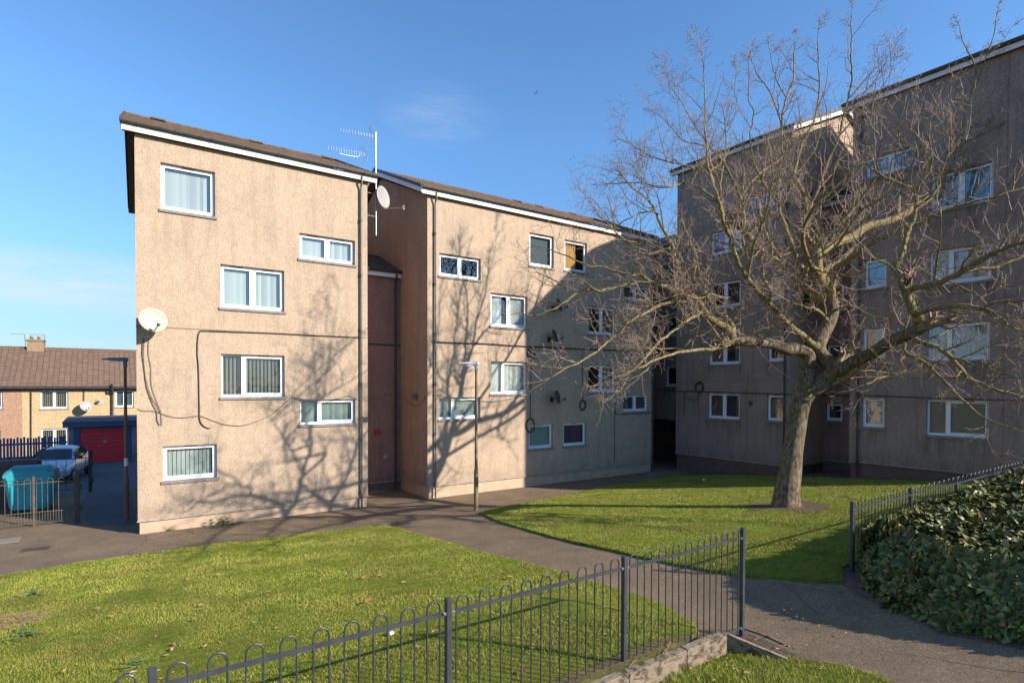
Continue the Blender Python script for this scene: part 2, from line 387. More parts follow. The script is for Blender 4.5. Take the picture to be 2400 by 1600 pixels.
M['soil']=mk('soil',(0.085,0.055,0.035),(0.16,0.105,0.06),9,0.95,bs=18,bst=1.0,bd=0.05)
M['farground']=mk('far_ground',(0.07,0.08,0.04),(0.10,0.09,0.05),0.5,0.95)
def leafm():
    m,nt,b=newmat('evergreen_leaf'); b.inputs['Roughness'].default_value=0.38; b.inputs['Specular IOR Level'].default_value=0.30; b.inputs['Specular Tint'].default_value=(1.0,0.93,0.80,1)
    g=N(nt,'ShaderNodeNewGeometry'); vec=coords(nt)
    col=ramp(nt,g.outputs['Random Per Island'],[(0.0,(0.042,0.050,0.011)),(0.4,(0.092,0.098,0.023)),(0.72,(0.17,0.165,0.048)),(0.94,(0.27,0.24,0.07)),(1.0,(0.28,0.10,0.04))])
    L(nt,col,b.inputs['Base Color'])
    return m
M['hleaf']=leafm()
M['hstem']=mk('hedge_stem',(0.09,0.045,0.03),(0.06,0.035,0.025),9,0.8)
M['hcore']=mk('hedge_shade_core',(0.018,0.022,0.012),(0.012,0.014,0.009),9,1.0)
M['tileh']=None
def housetile():
    m,nt,b=newmat('pantile_brown'); b.inputs['Roughness'].default_value=0.9
    vec=coords(nt)
    br=N(nt,'ShaderNodeTexBrick'); br.offset=0.0; br.inputs['Scale'].default_value=1.0
    br.inputs['Brick Width'].default_value=0.33; br.inputs['Row Height'].default_value=0.30; br.inputs['Mortar Size'].default_value=0.022; br.inputs['Mortar Smooth'].default_value=0.4
    br.inputs['Color1'].default_value=(0.165,0.100,0.064,1); br.inputs['Color2'].default_value=(0.215,0.132,0.085,1); br.inputs['Mortar'].default_value=(0.075,0.045,0.036,1)
    sp=N(nt,'ShaderNodeSeparateXYZ'); cb=N(nt,'ShaderNodeCombineXYZ'); L(nt,vec,sp.inputs[0]); L(nt,sp.outputs['X'],cb.inputs['X']); L(nt,sp.outputs['Y'],cb.inputs['Y'])
    L(nt,cb.outputs[0],br.inputs['Vector'])
    w=ramp(nt,noise_n(nt,vec,2.2,3,0.5),[(0.74,0.0),(0.78,1.0)])
    col=mix(nt,br.outputs['Color'],(0.55,0.48,0.42),mulf(nt,w,0.6))
    L(nt,col,b.inputs['Base Color']); return m
M['tileh']=housetile()
# ================================================================ BUILDINGS
YA=19.13; XC=23.2
class Fr:
    """facade frame: a = along the wall, d = inward from the facade plane, z = up"""
    def __init__(s,kind,plane): s.k=kind; s.p=plane
    def __call__(s,a,d,z):
        return (a,s.p+d,z) if s.k=='Y' else (s.p+d,a,z)
    def box(s,mb,a0,a1,d0,d1,z0,z1,mi=0): mb.box(s(min(a0,a1),min(d0,d1),z0),s(max(a0,a1),max(d0,d1),z1),mi)
def wall_holes(mb,fr,a0,a1,z0,z1,holes,rev=0.13,mi=0,mr=0):
    As=sorted(set([a0,a1]+[h[0] for h in holes]+[h[1] for h in holes])); Zs=sorted(set([z0,z1]+[h[2] for h in holes]+[h[3] for h in holes]))
    for i in range(len(As)-1):
        for j in range(len(Zs)-1):
            ca=(As[i]+As[i+1])/2; cz=(Zs[j]+Zs[j+1])/2
            if any(h[0]<ca<h[1] and h[2]<cz<h[3] for h in holes): continue
            if ca<a0 or ca>a1 or cz<z0 or cz>z1: continue
            mb.quad(fr(As[i],0,Zs[j]),fr(As[i+1],0,Zs[j]),fr(As[i+1],0,Zs[j+1]),fr(As[i],0,Zs[j+1]),mi)
    for h in holes:
        l,r,b,t=h[:4]
        mb.quad(fr(l,0,b),fr(l,rev,b),fr(l,rev,t),fr(l,0,t),mr); mb.quad(fr(r,0,b),fr(r,rev,b),fr(r,rev,t),fr(r,0,t),mr)
        mb.quad(fr(l,0,t),fr(r,0,t),fr(r,rev,t),fr(l,rev,t),mr); mb.quad(fr(l,0,b),fr(r,0,b),fr(r,rev,b),fr(l,rev,b),mr)
def window(parent,fr,a0,a1,zt,zs,panes='1',blind=None,side=1):
    """zt top of opening, zs underside of sill; side=+1 if 'a' grows to the viewer's right"""
    zb=zs+0.075
    A=lambda t:(a0+(a1-a0)*t) if side>0 else (a1-(a1-a0)*t)
    W=abs(a1-a0)
    d0,d1=0.115,0.175; fw=0.062
    f=MB(); e=0.003
    lo,hi=min(a0,a1),max(a0,a1)
    fr.box(f,lo+e,lo+fw,d0,d1,zb+e,zt-e); fr.box(f,hi-fw,hi-e,d0,d1,zb+e,zt-e)
    fr.box(f,lo+fw,hi-fw,d0,d1,zt-fw,zt-e); fr.box(f,lo+fw,hi-fw,d0,d1,zb+e,zb+fw*1.35)
    cuts={'1':[],'2':[0.5],'L':[0.34],'R':[0.66]}[panes]
    ed=[0.0]+cuts+[1.0]
    for c in cuts:
        q=A(c); fr.box(f,q-0.045,q+0.045,d0-0.008,d1,zb+fw*1.35,zt-fw)
    wobj=obj('window',f,M['upvc'],parent)
    sb=MB(); gl=MB(); tvs=[]
    for k in range(len(ed)-1):
        pA=A(ed[k]); pB=A(ed[k+1]); l,r=min(pA,pB),max(pA,pB)
        l+= fw if abs(l-lo)<1e-6 else 0.045; r-= fw if abs(r-hi)<1e-6 else 0.045
        fixed=(panes=='L' and k==0) or (panes=='R' and k==1)
        zb2=zb+fw*1.35; zt2=zt-fw; s=0.0 if fixed else 0.045
        if s:
            dd0=d0-0.018; dd1=d0+0.03
            fr.box(sb,l+.002,l+s,dd0,dd1,zb2+.002,zt2-.002); fr.box(sb,r-s,r-.002,dd0,dd1,zb2+.002,zt2-.002)
            fr.box(sb,l+s,r-s,dd0,dd1,zb2+.002,zb2+s); fr.box(sb,l+s,r-s,dd0,dd1,zt2-s,zt2-.002)
        gd=d0+0.035
        gl.quad(fr(l+s*0.9,gd,zb2+s*0.9),fr(r-s*0.9,gd,zb2+s*0.9),fr(r-s*0.9,gd,zt2-s*0.9),fr(l+s*0.9,gd,zt2-s*0.9))
        if not fixed and (r-l)>0.5:
            m_=(l+r)/2; tv=MB(); tvs.append(tv); fr.box(tv,m_-0.17,m_+0.17,d0-0.012,d0-.001,zt-0.045,zt-0.022)
    if sb.v: obj('sash',sb,M['upvc'],wobj)
    obj('pane',gl,M['glass'],wobj)
    for tv in tvs: obj('trickle_vent',tv,M['pipe_grey'],wobj)
    s=MB(); fr.box(s,lo-0.05,hi+0.05,-0.045,0.115,zs,zb); obj('sill',s,M['sill'],wobj)
    # rain streaks on the render under the sill
    st=MB(); hh_=random.uniform(.45,.95); xa,xb=lo-.10,hi+.10
    for i in range(8):
        p0=xa+(xb-xa)*i/8; p1=xa+(xb-xa)*(i+1)/8
        st.quad(fr(p0,-.004,zs-hh_),fr(p1,-.004,zs-hh_),fr(p1,-.004,zs-.001),fr(p0,-.004,zs-.001))
    so=obj('rain_streak',st,M['streak' if fr.k=='X' else 'streak_faint'],wobj); ca=so.data.attributes.new('fade','FLOAT','POINT')
    ca.data.foreach_set('value',[v_ for i in range(8) for v_ in ((0,0,(1.0 if i in(0,7) else .55),(1.0 if i in(0,) else .55)) )])
    # dark room behind
    rm=MB(); D=1.3; g=0.176
    P=[fr(lo,g,zb),fr(hi,g,zb),fr(hi,g,zt),fr(lo,g,zt)]; Q=[fr(lo-.3,D,zb-.5),fr(hi+.3,D,zb-.5),fr(hi+.3,D,zt+.1),fr(lo-.3,D,zt+.1)]
    rm.add(P+Q,[(0,1,5,4),(1,2,6,5),(2,3,7,6),(3,0,4,7),(4,5,6,7)]); obj('room_interior',rm,M['room'],wobj)
    # blinds / curtains
    if blind:
        b=MB(); kind,mat=blind[0],blind[1]; cov=blind[2] if len(blind)>2 else [(0,1)]
        dz0,dz1=zb+0.03,zt-0.02; bd=0.215
        for c0,c1 in cov:
            pA,pB=A(c0),A(c1); l,r=min(pA,pB)+0.02,max(pA,pB)-0.02
            if kind in('slat','open','gap'):
                n=max(2,int((r-l)/(0.088 if kind=='slat' else 0.105))); st=(r-l)/n
                for i in range(n):
                    c=l+(i+0.5)*st; hw=st*{'slat':0.52,'open':0.27,'gap':0.42}[kind]; tw=0.016 if kind!='open' else 0.02
                    jit=random.uniform(-.004,.004)
                    b.quad(fr(c-hw,bd+tw,dz0+0.01),fr(c+hw,bd-tw,dz0+0.01),fr(c+hw,bd-tw+jit,dz1),fr(c-hw,bd+tw+jit,dz1))
            elif kind in('curtain','net'):
                n=max(6,int((r-l)/0.035)); pts=[]
                ph=random.random()*6
                for i in range(n+1):
                    x=l+(r-l)*i/n; dd=0.03*math.sin(x*38+ph)+0.015*math.sin(x*83+ph*2); pts.append((x,bd+0.04+dd))
                for i in range(n):
                    b.quad(fr(pts[i][0],pts[i][1],dz0),fr(pts[i+1][0],pts[i+1][1],dz0),fr(pts[i+1][0],pts[i+1][1],dz1),fr(pts[i][0],pts[i][1],dz1))
            else:
                b.quad(fr(l,bd,dz0),fr(r,bd,dz0),fr(r,bd,dz1),fr(l,bd,dz1))
        obj('curtain' if kind in('curtain','net') else ('blind' if kind!='board' else 'board'),b,M[mat],wobj)
    return wobj
def downpipe(parent,fr,a,z0,z1,mat,top_off=True,r=0.034):
    m=MB(); pts=[fr(a,-0.085,z0),fr(a,-0.075,z1-0.35)]
    if top_off: pts+= [fr(a,-0.085,z1-0.22),fr(a,-0.17,z1-0.06),fr(a,-0.19,z1+0.12)]
    m.tube(pts,r,10)
    z=z0+0.5
    while z<z1-0.4:
        m.cyl(fr(a,-0.083,z),fr(a,-0.083,z+0.09),r+0.013,10); fr.box(m,a-0.06,a+0.06,-0.03,-0.002,z+0.02,z+0.06); z+=1.85
    return obj('downpipe',m,M[mat],parent,smooth=False)
def roof_block(parent,fr,a0,a1,ze,zr,half,tile,ridge,ng=9,over=0.22):
    """dual pitched roof as overlapping tile courses + ridge tiles; ze/zr top surface height at eave / ridge"""
    mb=MB(); th=0.035
    for sgn in (0,1):
        for i in range(ng):
            t0=i/ng; t1=(i+1)/ng+0.02
            def pt(t,lift):
                d=-over+(half+over)*t; z=ze+(zr-ze)*t+lift
                if sgn: d=2*half-d
                return d,z
            dA,zA=pt(t0,th+random.uniform(0,.008)); dB,zB=pt(min(t1,1.0),0.0)
            mb.add([fr(a0,dA,zA),fr(a1,dA,zA),fr(a1,dB,zB),fr(a0,dB,zB),fr(a0,dA,zA-th),fr(a1,dA,zA-th),fr(a1,dB,zB-th),fr(a0,dB,zB-th)],[(0,1,2,3),(7,6,5,4),(0,1,5,4),(1,2,6,5),(2,3,7,6),(3,0,4,7)])
    rf=obj('roof',mb,M[tile],parent)
    rd=MB(); a=a0
    while a<a1-0.05:
        w=min(0.45,a1-a); h=random.uniform(-.008,.012)+ (0.045 if random.random()<0.12 else 0)
        pr=[]
        for k in range(5):
            an=math.pi*k/4; pr.append((half-0.13*math.cos(an),zr-0.035+0.10*math.sin(an)+h))
        vs=[fr(a+0.004,d,z) for d,z in pr]+[fr(a+w-0.004,d,z+random.uniform(0,.012)) for d,z in pr]
        rd.add(vs,[(k,k+1,k+6,k+5) for k in range(4)]+[(0,1,2,3,4),(9,8,7,6,5)]); a+=w
    obj('ridge_tiles',rd,M[ridge],rf)
    return rf
def block(name,label,fr,a0,a1,zg,zp,zf,holes,mat_front,mat_side,plinth,ovl,ovr,tile='tile',ridge='tile_moss',half=4.4,rise=1.95,courses=(),verge=('darkboard','darkboard'),floorz=-0.6,
          gut='gutter'):
    """zg ground z, zp underside of render, zf fascia underside"""
    root=thing(name,label,'apartment block',fr((a0+a1)/2,half,zg))
    w=MB(); hs=[(min(h[0],h[1]),max(h[0],h[1]),h[3]+0.0,h[2]) for h in holes]
    zw=zf+0.02
    wall_holes(w,fr,a0,a1,zp,zw,hs)
    ztop=zf+rise-0.08
    for a in (a0,a1):
        w.add([fr(a,0,zp),fr(a,2*half,zp),fr(a,2*half,zw),fr(a,half,ztop),fr(a,0,zw)],[(0,1,2,3,4)],1)
    w.quad(fr(a0,2*half,zp),fr(a1,2*half,zp),fr(a1,2*half,zw),fr(a0,2*half,zw),1)
    # bell-cast drip at foot of render
    wl=obj('wall',w,[mat_front,mat_side],root)
    bd=MB(); fr.box(bd,a0-.02,a1+.02,-0.022,0.03,zp-.012,zp+.028); 
    fr.box(bd,a0-.02,a0+.03,0.031,2*half,zp-.012,zp+.028); fr.box(bd,a1-.03,a1+.02,0.031,2*half,zp-.012,zp+.028)
    obj('bellcast_bead',bd,M['bead'],wl)
    pl=MB(); fr.box(pl,a0+.04,a1-.04,0.035,2*half-.04,floorz,zp-.013); obj('plinth',pl,M[plinth],root)
    if courses:
        c=MB()
        for z in courses: fr.box(c,a0-.006,a1+.006,-0.012,0.02,z-0.013,z+0.012)
        obj('drip_course',c,M['course'],wl)
    # roof
    A0=a0-ovl; A1=a1+ovr; pitch=(rise)/(half+0.2)
    ze=zf+0.26; zr=ze+rise-0.02
    rf=roof_block(root,fr,A0,A1,ze,zr,half,tile,ridge)
    s=MB(); fr.box(s,A0+.02,A1-.02,-0.135,-0.003,zf+0.012,zf+0.03)
    for a,b_ in ((A0+.02,a0-.003),(a1+.003,A1-.02)):
        if abs(b_-a)>0.05:
            for s0,s1 in ((0,1),(2,1)):
                dA=(-0.13 if s0==0 else 2*half+.13); 
                s.quad(fr(a,dA,zf+0.02),fr(b_,dA,zf+0.02),fr(b_,half,zr-0.17),fr(a,half,zr-0.17))
    obj('soffit',s,M['soffit'],root)
    for q0,q1 in ((-.16,-.136),(2*half+.136,2*half+.16)):
        fa=MB(); fr.box(fa,A0,A1,q0,q1,zf,zf+0.175); obj('fascia',fa,M['fascia'],root)
    for gd,sg in ((2*half+.222,1),(-0.222,-1)):
        g=MB()
        pr=[]
        for k in range(9):
            an=math.pi*(k/8); pr.append((gd+0.062*math.cos(an),zf+0.245-0.075*math.sin(an)))
        for k in range(8,-1,-1):
            an=math.pi*(k/8); pr.append((gd+0.055*math.cos(an),zf+0.245-0.067*math.sin(an)))
        n=len(pr); vs=[fr(A0-.03,d,z) for d,z in pr]+[fr(A1+.03,d,z) for d,z in pr]
        g.add(vs,[(k,(k+1)%n,n+(k+1)%n,n+k) for k in range(n)]+[tuple(range(n)),tuple(range(2*n-1,n-1,-1))])
        if sg>0: obj('gutter',g,M[gut],root)
    a=A0+0.35
    while a<A1:
        g.tube([fr(a,-0.222+0.069*math.cos(math.pi*k/6),zf+0.25-0.082*math.sin(math.pi*k/6)) for k in range(7)],0.009,5); fr.box(g,a-.012,a+.012,-0.222+.06,-0.137-.025,zf+0.15,zf+0.2); a+=0.92
    obj('gutter',g,M[gut],root)
    for a,side,vm in ((A0,-1,verge[0]),(A1,1,verge[1])):
        if not vm: continue
        for s0 in (0,1):
            b=MB(); w_=0.025
            def P(t,up,aa):
                d=-0.16+(half+0.16)*t; 
                if s0: d=2*half-d
                return fr(aa,d,zf+0.02+(rise+0.02)*t+up)
            a2=a+side*w_
            lo,hi=0.0,0.17
            b.add([P(0,lo,a),P(1,lo,a),P(1,hi,a),P(0,hi,a),P(0,lo,a2),P(1,lo,a2),P(1,hi,a2),P(0,hi,a2)],[(0,1,2,3),(7,6,5,4),(0,1,5,4),(1,2,6,5),(2,3,7,6),(3,0,4,7)])
            obj('bargeboard',b,M['darkboard' if vm=='darkboard' else 'fascia'],rf)
            c=MB(); a3=a-side*.01; a4=a+side*.045
            c.add([P(0,.175,a3),P(1,.175,a3),P(1,.30,a3),P(0,.30,a3),P(0,.175,a4),P(1,.175,a4),P(1,.30,a4),P(0,.30,a4)],[(0,1,2,3),(7,6,5,4),(0,1,5,4),(1,2,6,5),(2,3,7,6),(3,0,4,7)])
            obj('verge_cap',c,M['navy' if vm=='navy' else 'darkboard'],rf)
    for h in holes: window(root,fr,h[0],h[1],h[2],h[3],h[4],h[5],1 if fr.k=='Y' else -1)
    return root
fA=Fr('Y',YA); fC=Fr('X',XC)
# ---- block A (left, tall narrow facade)
winA=[(1.20,2.58,2.44,1.36,'1',('gap','b_white')),
 (1.20,2.58,10.50,9.10,'1',('slat','b_white')),
 (2.71,4.53,7.81,6.44,'2',('slat','b_white')),
 (2.71,4.53,5.13,3.75,'L',('open','b_grey')),
 (5.00,6.83,9.09,8.19,'2',('slat','b_white')),
 (5.00,6.83,3.73,2.83,'L',('slat','b_frost'))]
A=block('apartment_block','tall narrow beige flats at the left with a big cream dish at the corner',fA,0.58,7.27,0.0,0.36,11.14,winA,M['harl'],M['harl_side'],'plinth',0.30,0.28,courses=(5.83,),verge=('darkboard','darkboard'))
downpipe(A,fA,7.02,0.0,11.14,'pipe_grey')
lm_=MB(); q0=onY(365,516,YA); sr_=random.Random(5); P_=[]
for k in range(16):
    an=2*math.pi*k/16; P_.append((q0.x+.045*math.cos(an)*sr_.uniform(.5,1.3),YA-.004,q0.z-.12+.26*math.sin(an)*sr_.uniform(.6,1.1)))
lm_.add(P_,[tuple(range(15,-1,-1))]); obj('lichen_stain',lm_,mk('lichen',(0.45,0.26,0.05),(0.50,0.35,0.18),30,.9),A)
def skew(o):
    for c in o.children: skew(c)
    if o.type=='MESH':
        off=world_off(o)
        for v in o.data.vertices:
            X_,Y_=v.co.x+off.x,v.co.y+off.y
            if X_<1.1 and Y_>19.0: v.co.x+=0.042*(Y_-19.0)
skew(A)   # the left gable is not quite square to the facade
# ---- block B
winB=[(10.04,11.85,9.12,8.20,'2',None),
 (14.21,15.50,10.52,9.09,'1',('film','b_dfrost')),
 (16.10,17.40,10.51,9.10,'1',('board','b_orange',[(0.0,0.62)])),
 (12.31,14.12,7.86,6.46,'2',('slat','b_white',[(0,0.36),(0.54,0.95)])),
 (12.31,14.12,5.16,3.78,'L',('slat','b_white')),
 (10.03,11.84,3.74,2.84,'L',('film','b_grey',[(0.0,1.0)])),
 (14.20,15.49,2.57,1.47,'1',('film','b_frost')),
 (16.07,17.40,2.57,1.48,'1',('curtain','b_mauve')),
 (17.48,19.22,7.77,6.44,'2',('curtain','b_teal',[(0,0.25),(0.5,1.0)])),
 (17.48,19.22,5.14,3.83,'2',('curtain','b_net',[(0.62,0.95)])),
 (19.72,21.38,8.95,8.17,'2',('curtain','b_teal',[(0,0.5),(0.75,1.0)])),
 (19.70,21.44,3.77,2.90,'2',('curtain','b_teal'))]
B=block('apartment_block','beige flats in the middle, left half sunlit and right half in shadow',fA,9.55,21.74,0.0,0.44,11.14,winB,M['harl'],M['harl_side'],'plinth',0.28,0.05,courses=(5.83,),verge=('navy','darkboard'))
downpipe(B,fA,9.84,0.0,11.14,'pipe_grey'); downpipe(B,fA,21.66,0.1,11.14,'pipe_black',False)
# ---- block C (in shade, facing left) ; along axis = Y
def yw(l,r,t,b,p,bl): return (l,r,t,b,p,bl)
winC=[(15.35,17.03,3.87,2.60,'2',('curtain','b_red',[(0,0.38),(0.80,1.0)])),
 (13.26,14.04,3.83,2.64,'1',('film','b_brown')),
 (15.35,17.01,6.40,5.12,'2',('curtain','b_brown',[(0.0,0.46),(0.75,1.0)])),
 (13.26,14.02,6.36,5.18,'1',None),
 (15.35,16.98,9.00,7.75,'2',None),
 (13.24,13.98,8.88,7.77,'1',('curtain','b_net',[(0,0.6)])),
 (15.33,16.94,11.36,10.22,'2',('film','b_purple')),
 (13.16,14.82,12.52,11.82,'2',('curtain','b_teal',[(0,0.4)]))]
C=block('apartment_block','grey shaded flats directly behind the bare tree trunk',fC,13.03,18.90,0.3,0.82,14.66,winC,M['harl_shade'],M['harl'],'plinth_dark',0.14,0.30,courses=(4.48,7.08,9.70),tile='tile_dark',ridge='tile_dark',rise=1.95,verge=('white','darkboard'))
downpipe(C,fC,13.22,0.4,14.66,'pipe_black',False)
winD=[(9.43,10.22,3.77,2.60,'1',('film','b_cream')),
 (6.40,8.13,3.74,2.44,'L',('film','b_brown')),
 (9.43,10.23,6.35,5.17,'1',('curtain','b_cream')),
 (6.39,8.12,6.32,5.00,'L',('net','b_net')),
 (9.42,10.20,8.90,7.75,'1',('film','b_blue')),
 (6.38,8.10,8.83,7.57,'L',('film','b_cream')),
 (6.37,8.11,11.42,10.10,'2',('net','b_blue')),
 (8.53,10.19,12.66,11.84,'2',('film','b_blue'))]
D=block('apartment_block','grey shaded flats at the right edge, rising behind the hedge',fC,4.95,10.65,0.7,1.32,14.66,winD,M['harl_shade'],M['harl_side'],'plinth_dark',0.14,0.30,courses=(4.48,7.02,9.68),tile='tile_dark',ridge='tile_dark',rise=1.95,verge=('darkboard','darkboard'))
downpipe(D,fC,10.33,0.8,14.66,'pipe_black',False)
jt=MB(); fC.box(jt,6.02,6.045,-0.014,0.01,1.33,14.62); obj('movement_joint',jt,M['course'],D)
# ---- stair links
def link(label,fr,a0,a1,zb,zt,half,zg,front,holes,pl=True,rise=1.15,tile='tile_dark',course=None,floor=-0.5,zp=0.4):
    root=thing('stair_link',label,'stair tower',fr((a0+a1)/2,half,zg))
    w=MB(); hs=[(min(h[0],h[1]),max(h[0],h[1]),h[3],h[2]) for h in holes]
    wall_holes(w,fr,a0,a1,zb,zt+.1,hs)
    wl=obj('wall',w,front,root)
    w2=MB(); w2.quad(fr(a0,2*half,zb),fr(a1,2*half,zb),fr(a1,2*half,zt),fr(a0,2*half,zt)); obj('back_wall',w2,front,root)
    if pl:
        p=MB(); fr.box(p,a0,a1,0.03,1.0,floor,zb-.002); obj('plinth',p,M['plinth_dark'],root)
        b=MB(); fr.box(b,a0,a1,-0.02,0.029,zb-.012,zb+.025); obj('bellcast_bead',b,M['bead'],wl)
    mb=MB(); ng=6; th=.035
    for sgn in (0,1):
        for i in range(ng):
            def pt(t,l):
                d=-0.2+(half+.2)*t; 
                if sgn: d=2*half-d
                return d,zt+0.26+(rise)*t+l
            dA,zA=pt(i/ng,th); dB,zB=pt(min(1,(i+1)/ng+.02),0)
            mb.add([fr(a0,dA,zA),fr(a1,dA,zA),fr(a1,dB,zB),fr(a0,dB,zB),fr(a0,dA,zA-th),fr(a1,dA,zA-th),fr(a1,dB,zB-th),fr(a0,dB,zB-th)],[(0,1,2,3),(7,6,5,4),(0,1,5,4),(1,2,6,5),(2,3,7,6),(3,0,4,7)])
    obj('roof',mb,M[tile],root)
    f=MB(); fr.box(f,a0+.01,a1-.01,-0.16,-0.13,zt,zt+.17); obj('fascia',f,M['fascia'],root)
    g=MB(); g.tube([fr(a0+.01,-0.22,zt+.22),fr(a1-.01,-0.22,zt+.22)],0.06,8); obj('gutter',g,M['pipe_black'],root)
    if course:
        c=MB(); fr.box(c,a0,a1,-0.03,0.01,course-.03,course+.03); obj('cable_run',c,M['cable'],root)
    for h in holes: window(root,fr,h[0],h[1],h[2],h[3],h[4],h[5],1 if fr.k=='Y' else -1)
    return root
fAB=Fr('Y',21.56)
AB=link('dark red recessed stairwell between the two sunlit beige blocks',fAB,7.27,9.55,0.36,8.46,2.5,0.0,M['harl_red'],[],course=5.80,rise=1.15)
downpipe(AB,fAB,9.32,0.05,8.46,'pipe_black',True,0.045)
fBC=Fr('X',24.2)
BC=link('narrow shaded link over a dark ground level passage in the corner between the blocks',fBC,18.90,23.4,2.45,11.30,1.9,0.1,M['harl_shade'],
  [(19.66,20.43,5.26,4.09,'1',None),(19.66,20.43,7.9,6.72,'1',('film','b_teal')),(19.66,20.43,10.4,9.3,'1',('film','b_teal'))],pl=False)
pw=MB()
pw.box((21.75,23.4,-0.3),(30,23.6,11.2)); pw.box((27.9,18.9,-0.3),(28.1,23.39,2.44)); pw.box((24.21,18.905,2.40),(27.89,23.39,2.44))  # added end walls close the open passage so it stays dark, plus ceiling
obj('passage_added_walls',pw,M['harl_shade'],BC)
fCD=Fr('X',25.93)
CD=link('dark red recessed stairwell between the two shaded grey blocks',fCD,10.65,13.03,0.92,12.05,1.2,0.6,M['harl_red'],
  [(12.20,12.90,3.45,2.61,'1',('curtain','b_mauve',[(0,0.5)])),(12.20,12.90,6.02,5.22,'1',('curtain','b_mauve',[(0,0.5)])),(12.20,12.90,8.62,7.82,'1',None)],rise=0.7,course=3.80)
# small things fixed to the walls
def fixture(name,label,cat,mb,mat,loc,group=None): o=obj(name,mb,mat,None,loc); return tag(o,label,cat,group)
p=onY(885,1011,21.5); m=MB(); m.bbox((p.x-.10,p.y-.06,p.z-.10),(p.x+.10,p.y+.055,p.z+.10),.015); fixture('alarm_box','small red alarm box on the dark red stairwell wall','alarm box',m,M['redbox'],p)
p=onY(884,1058,21.53); m=MB(); m.bbox((p.x-.11,p.y-.02,p.z-.22),(p.x+.11,p.y+.02,p.z+.22),.01); fixture('wall_notice','faded yellow notice plate low on the red stairwell wall','notice',m,mk('faded_yellow',(0.30,0.17,0.05),(0.22,0.12,0.05),6),p)
p=onY(905,1071,21.5); m=MB(); m.lathe((p.x,p.y+.055,p.z),[(0.001,.10),(.06,.095),(.10,.05),(.11,0)],14,axis=(0,-1,0)); fixture('vent_cowl','round grey vent cowl near the foot of the red stairwell wall','vent',m,M['dish_grey'],p)
p=onX(976,929,9.55); m=MB(); m.bbox((p.x-.16,p.y-.11,p.z-.09),(p.x-.002,p.y+.11,p.z+.10),.02); fixture('bulkhead_light','brown bulkhead light on the shaded return wall beside the stairwell','wall light',m,M['pipe_grey'],p)
p=onX(1760,944,XC); m=MB(); m.lathe((p.x-.001,p.y,p.z),[(.09,0),(.10,.05),(.06,.10),(0.001,.10)],12,axis=(-1,0,0)); fixture('boiler_flue','small dark round flue between two ground floor windows of the shaded block','flue',m,M['dish_dark'],p)
p=onX(2127,765,XC); m=MB(); m.lathe((p.x-.001,p.y,p.z),[(.09,0),(.10,.05),(.06,.10),(0.001,.10)],12,axis=(-1,0,0)); fixture('boiler_flue','small dark round flue beside a window of the right-hand shaded block, behind a thick bough','flue',m,M['dish_dark'],p)
# ---- satellite dishes
def dish(label,fr,a,z,r,facing,mat,standoff=0.42,arm=1):
    c=Vector(fr(a,-standoff,z)); root=thing('satellite_dish',label,'satellite dish',fr(a,0,z))
    n=Vector(facing).normalized(); up=Vector((0,0,1)); s=n.cross(up).normalized(); u=s.cross(n).normalized()
    m=MB(); rings=7; seg=28; vs=[]
    for side_ in (0,1):
        for i in range(rings+1):
            q=i/rings
            for k in range(seg):
                an=2*math.pi*k/seg
                vs.append(c+ s*(math.cos(an)*r*q)+u*(math.sin(an)*r*0.93*q)+n*(0.20*r*q*q-0.012*side_*(1)))
    fs=[]
    for sd in (0,1):
        o=sd*(rings+1)*seg
        for i in range(rings):
            for k in range(seg):
                k2=(k+1)%seg; fs.append((o+i*seg+k,o+i*seg+k2,o+(i+1)*seg+k2,o+(i+1)*seg+k))
    o1=rings*seg; o2=(2*rings+1)*seg
    for k in range(seg): fs.append((o1+k,o1+(k+1)%seg,o2+(k+1)%seg,o2+k))
    m.add(vs,fs); obj('reflector',m,M[mat],root,smooth=True)
    m=MB(); base=c-u*r*0.9+n*0.1*r; tip=c-u*r*0.62+n*r*1.0
    m.tube([c-n*0.04,base-n*0.05,tip],0.014,6); obj('feed_arm',m,M['dish_dark' if mat!='dish_grey' else 'dish_grey'],root)
    m=MB(); m.cyl(tip-n*.02+u*.0,tip+n*.09+u*.03,.045,10); m.cyl(tip-n*.06,tip-n*.02,.03,8); obj('receiver_head',m,M['dish_dark' if mat=='dish_dark' else 'dish'],root)
    m=MB(); w=Vector(fr(a,-0.002,z-r*.35)); m.tube([w,w+(c-w)*0.5+Vector((0,0,-.05)),c-n*.02],0.02,6)
    m.box(Vector(w)-Vector((.07,.07,.1)) if fr.k!='Y' else Vector((w.x-.07,w.y-.02,w.z-.1)),Vector((w.x+.07,w.y,w.z+.1)) if fr.k=='Y' else Vector((w.x,w.y+.07,w.z+.1))); obj('bracket',m,M['pipe_black'],root)
    return root
SUN=Vector((0.492,-0.757,0.43)).normalized()
p=onY(357,751,YA-.45); dish('large weathered cream satellite dish at the left corner of the left block',fA,p.x,p.z,0.37,(0.28,-0.90,0.22),'dish',0.45)
for (u,v,lab) in ((1310,715,'uppermost of three dark satellite dishes on the middle block'),(1300,787,'middle of three dark satellite dishes on the shaded part of the middle block'),(1306,930,'lowest of three dark satellite dishes on the middle block')):
    p=onY(u,v,YA-.4); dish(lab,fA,p.x,p.z,0.30,(0.53,-0.85,0.25),'dish_dark' ,0.35)
